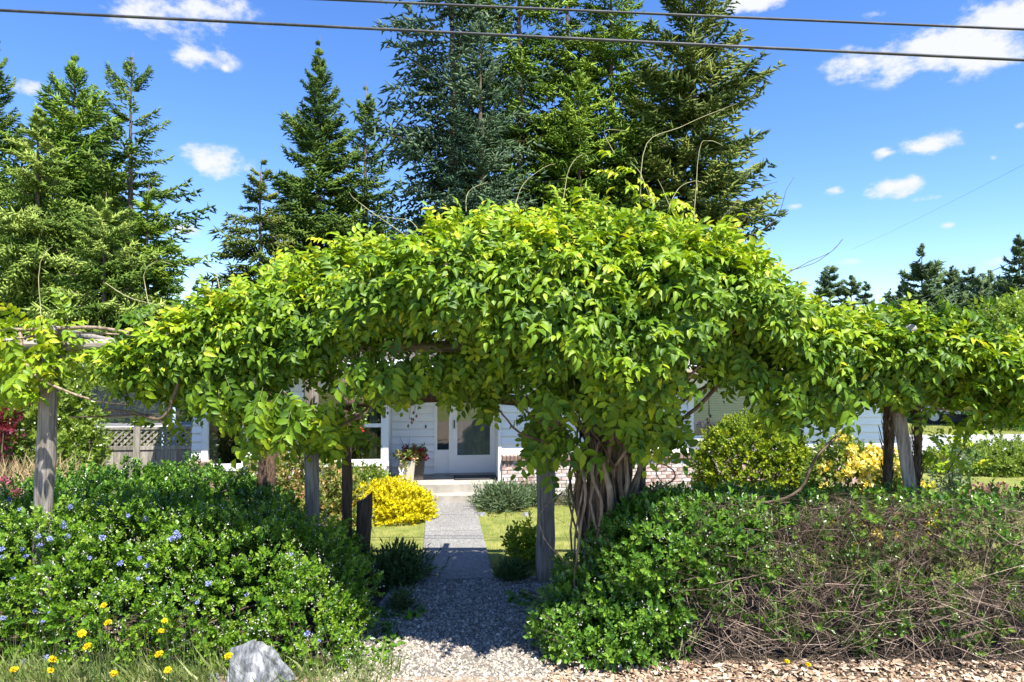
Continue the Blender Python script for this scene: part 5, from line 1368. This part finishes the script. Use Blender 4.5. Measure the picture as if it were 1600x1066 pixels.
# leafy weeds on the gravel
n = 500; cx = rng.choice(7, n); cen = np.array([G(600, 985), G(610, 1010), G(595, 960), G(640, 960), G(815, 935), G(830, 945), G(588, 1030)])[cx]
a_ = cen + np.stack([rng.normal(size=n) * .1, rng.normal(size=n) * .1, np.full(n, .01)], 1); d_ = np.stack([rng.normal(size=n), rng.normal(size=n), rng.uniform(.2, 1, n)], 1)
joined('gravel_weeds', [(LEAF_C, frames(a_, d_, np.array((0, 0, 1.0)) + rng.normal(size=(n, 3)) * .3, rng.uniform(.03, .09, n)), rng.random(n) * .5)], 'bush')

dl = [(162, 946, 'tallest yellow dandelion, standing clear above the others'), (168, 973, 'yellow dandelion directly under the tallest one'), (128, 990, 'largest yellow dandelion, left of the tallest pair'), (136, 1010, 'yellow dandelion just below the largest one'), (257, 970, 'upper yellow dandelion of the pair midway to the boulder'), (252, 986, 'small lower yellow dandelion of the pair midway to the boulder'),
      (82, 1030, 'small yellow dandelion over another at the far left'), (79, 1047, 'round yellow dandelion low at the far left'), (248, 1022, 'yellow dandelion between the pair and the low grass'), (262, 1047, 'low yellow dandelion nearest the small pale stone'), (178, 1052, 'low yellow dandelion in the middle of the verge grass'), (357, 1025, 'yellow dandelion leaning against the grey boulder'), (22, 1046, 'bent yellow dandelion closest to the left frame edge')]
dm_ = blossom_mesh('flower', 'yellow', .033, 120, 2, .62)
bmq = (Matrix.Diagonal((1, 1, .55, 1)))
for i, (x, y, lab) in enumerate(dl):
    Y = 5.42 if i != 11 else 5.3; c = P(x, y, Y); rx = c.x + random.uniform(-.08, .08) + (-.06 if i == 11 else 0)
    t_ = thing('dandelion', lab, 'flower', (rx, Y + .03, 0), group='yellow dandelions in the verge grass'); q_ = t_.location
    MB().tube([(0, 0, -.01), ((c.x - rx) * .3, 0, c.z * .55), (c.x - rx, -.03, c.z - .012)], [.004, .0035, .003], 5).build('stalk', 'weed_stalk' if False else 'lav_dk', t_)
    o = link('flower', dm_, t_); o.location = c - q_; s_ = random.uniform(.85, 1.15) * (1.25 if i in (2,) else .75 if i == 5 else 1); o.scale = (s_, s_, s_ * .75); o.rotation_euler = (R(random.uniform(10, 45)), 0, random.random() * 6)
    MB().lathe([(.004, -.03), (.012, -.022), (.013, -.008), (.008, 0)], 7, tuple(c - q_)).build('calyx', 'lav_dk', t_)
for i, (x, y) in enumerate(((1230, 1043), (1263, 1048))):
    c = G(x, y); t_ = thing('dandelion', ('upper' if i == 0 else 'lower') + ' of two yellow dandelion heads lying on the wood chips', 'flower', (c.x, c.y, .02), group='dandelion heads on the wood chips'); o = link('flower', dm_, t_); o.location = (0, 0, .03); o.scale = (.8, .8, .6)
    MB().tube([(0, 0, .02), (.05, .04, .0)], .004, 5).build('stalk', 'lav_dk', t_)

# ------------------------------------------------------------------ loose ground cover
n = 17000; Yg = rng.uniform(5.25, 8.35, n); w_ = np.interp(Yg, [5.2, 7.2, 8.35], [2.35, 2.1, 1.9]); x = np.interp(Yg, [5.2, 7.2, 8.35], [-1.6, -1.45, -1.35]) + rng.random(n) * w_
s_ = rng.gamma(4, .0024, n) + .004; m_ = frames(np.stack([x, Yg, .008 + s_ * .3], 1), rng.normal(size=(n, 3)) * (1, 1, .3), np.array((0, 0, 1.0)) + rng.normal(size=(n, 3)) * .3, s_); m_[:, :3, 1] *= rng.uniform(.55, 1, n)[:, None]
joined('gravel', [(PEB, m_, np.clip(rng.beta(2, 2.2, n), 0, 1))], 'gravel')
n = 11000; x = np.where(rng.random(n) < .75, rng.uniform(.3, 5.6, n), rng.uniform(-5.5, .5, n)); Yg = rng.uniform(5.1, 6.0, n); Yg = np.where((x < .3) & (Yg > 5.6), 5.4, Yg); s_ = rng.gamma(3, .0088, n) + .007
m_ = frames(np.stack([x, Yg, .016 + s_ * .12], 1), rng.normal(size=(n, 3)) * (1, 1, .25), np.array((0, 0, 1.0)) + rng.normal(size=(n, 3)) * .45, s_)
joined('wood_chips', [(CHIP, m_, np.clip(rng.beta(2, 1.8, n), 0, 1))], 'chip')


def lawn(name, n, gen, ls, mat='grass'):
    p_ = gen(n); n = len(p_); k = 2; pp = np.repeat(p_, k, axis=0) + rng.normal(size=(n * k, 3)) * (.02, .02, 0)
    d_ = np.stack([rng.normal(size=n * k) * .5, rng.normal(size=n * k) * .5, np.ones(n * k)], 1)
    joined(name, [(BLADE, frames(pp, d_, rng.normal(size=(n * k, 3)), rng.uniform(.6, 1.3, n * k) * ls), np.clip(np.repeat(rng.random(n), k) * .8 + rng.random(n * k) * .3, 0, 1))], mat)


def near_lawn(n):
    u = rng.uniform(-3.6, 2.9, n); v = rng.uniform(-5.3, -.75, n); keep = np.abs(u - pc) > phw + .0 + rng.normal(size=n) * .02; u, v = u[keep], v[keep]
    return np.stack([HO.x + HU.x * u + HV.x * v, HO.y + HU.y * u + HV.y * v, np.zeros(len(u))], 1)


lawn('lawn_grass', 13000, near_lawn, .055)
lawn('far_lawn_grass', 8000, lambda n: np.stack([rng.uniform(3, 15, n), rng.uniform(7.6, 17.6, n), np.zeros(n)], 1), .08)
lawn('street_grass', 3000, lambda n: np.stack([rng.uniform(8, 26, n), rng.uniform(24.6, 27.5, n), np.zeros(n)], 1), .16)

# ------------------------------------------------------------------ overhead wires


def wire(label, a, b_, r_, sag, name='utility_wire'):
    n = 24; pts = [a.lerp(b_, i / n) + Vector((0, 0, -sag * 4 * (i / n) * (1 - i / n))) for i in range(n + 1)]
    o = MB().tube([v - a for v in pts], r_, 6).build(name, 'cable', smooth=True); o.location = a; tag(o, label, 'wire', 'overhead wires'); return o


def ext(p0, p1, k0, k1): d = p1 - p0; return p0 - d * k0, p1 + d * k1


a_, b_ = ext(P(0, 14, 7.4), P(1600, 92, 7.5), .5, .5); wire('lower thick overhead wire crossing the whole sky', a_, b_, .016, .02)
a_, b_ = ext(P(590, 0, 7.2), P(1600, 44, 7.3), 1.0, .6); wire('upper thick overhead wire leaving through the top edge', a_, b_, .0135, .02)
wire('hair thin wire rising to the right edge over the small clouds', P(1330, 390, 45), P(1640, 236, 20), .0035, .1)
wire('thin wire sloping past the far conifers at the right', P(1440, 466, 40), P(1660, 374, 22), .014, .1)
print('tris', sum(len(o.data.polygons) for o in bpy.data.objects if o.type == 'MESH'), 'objects', len(bpy.data.objects))
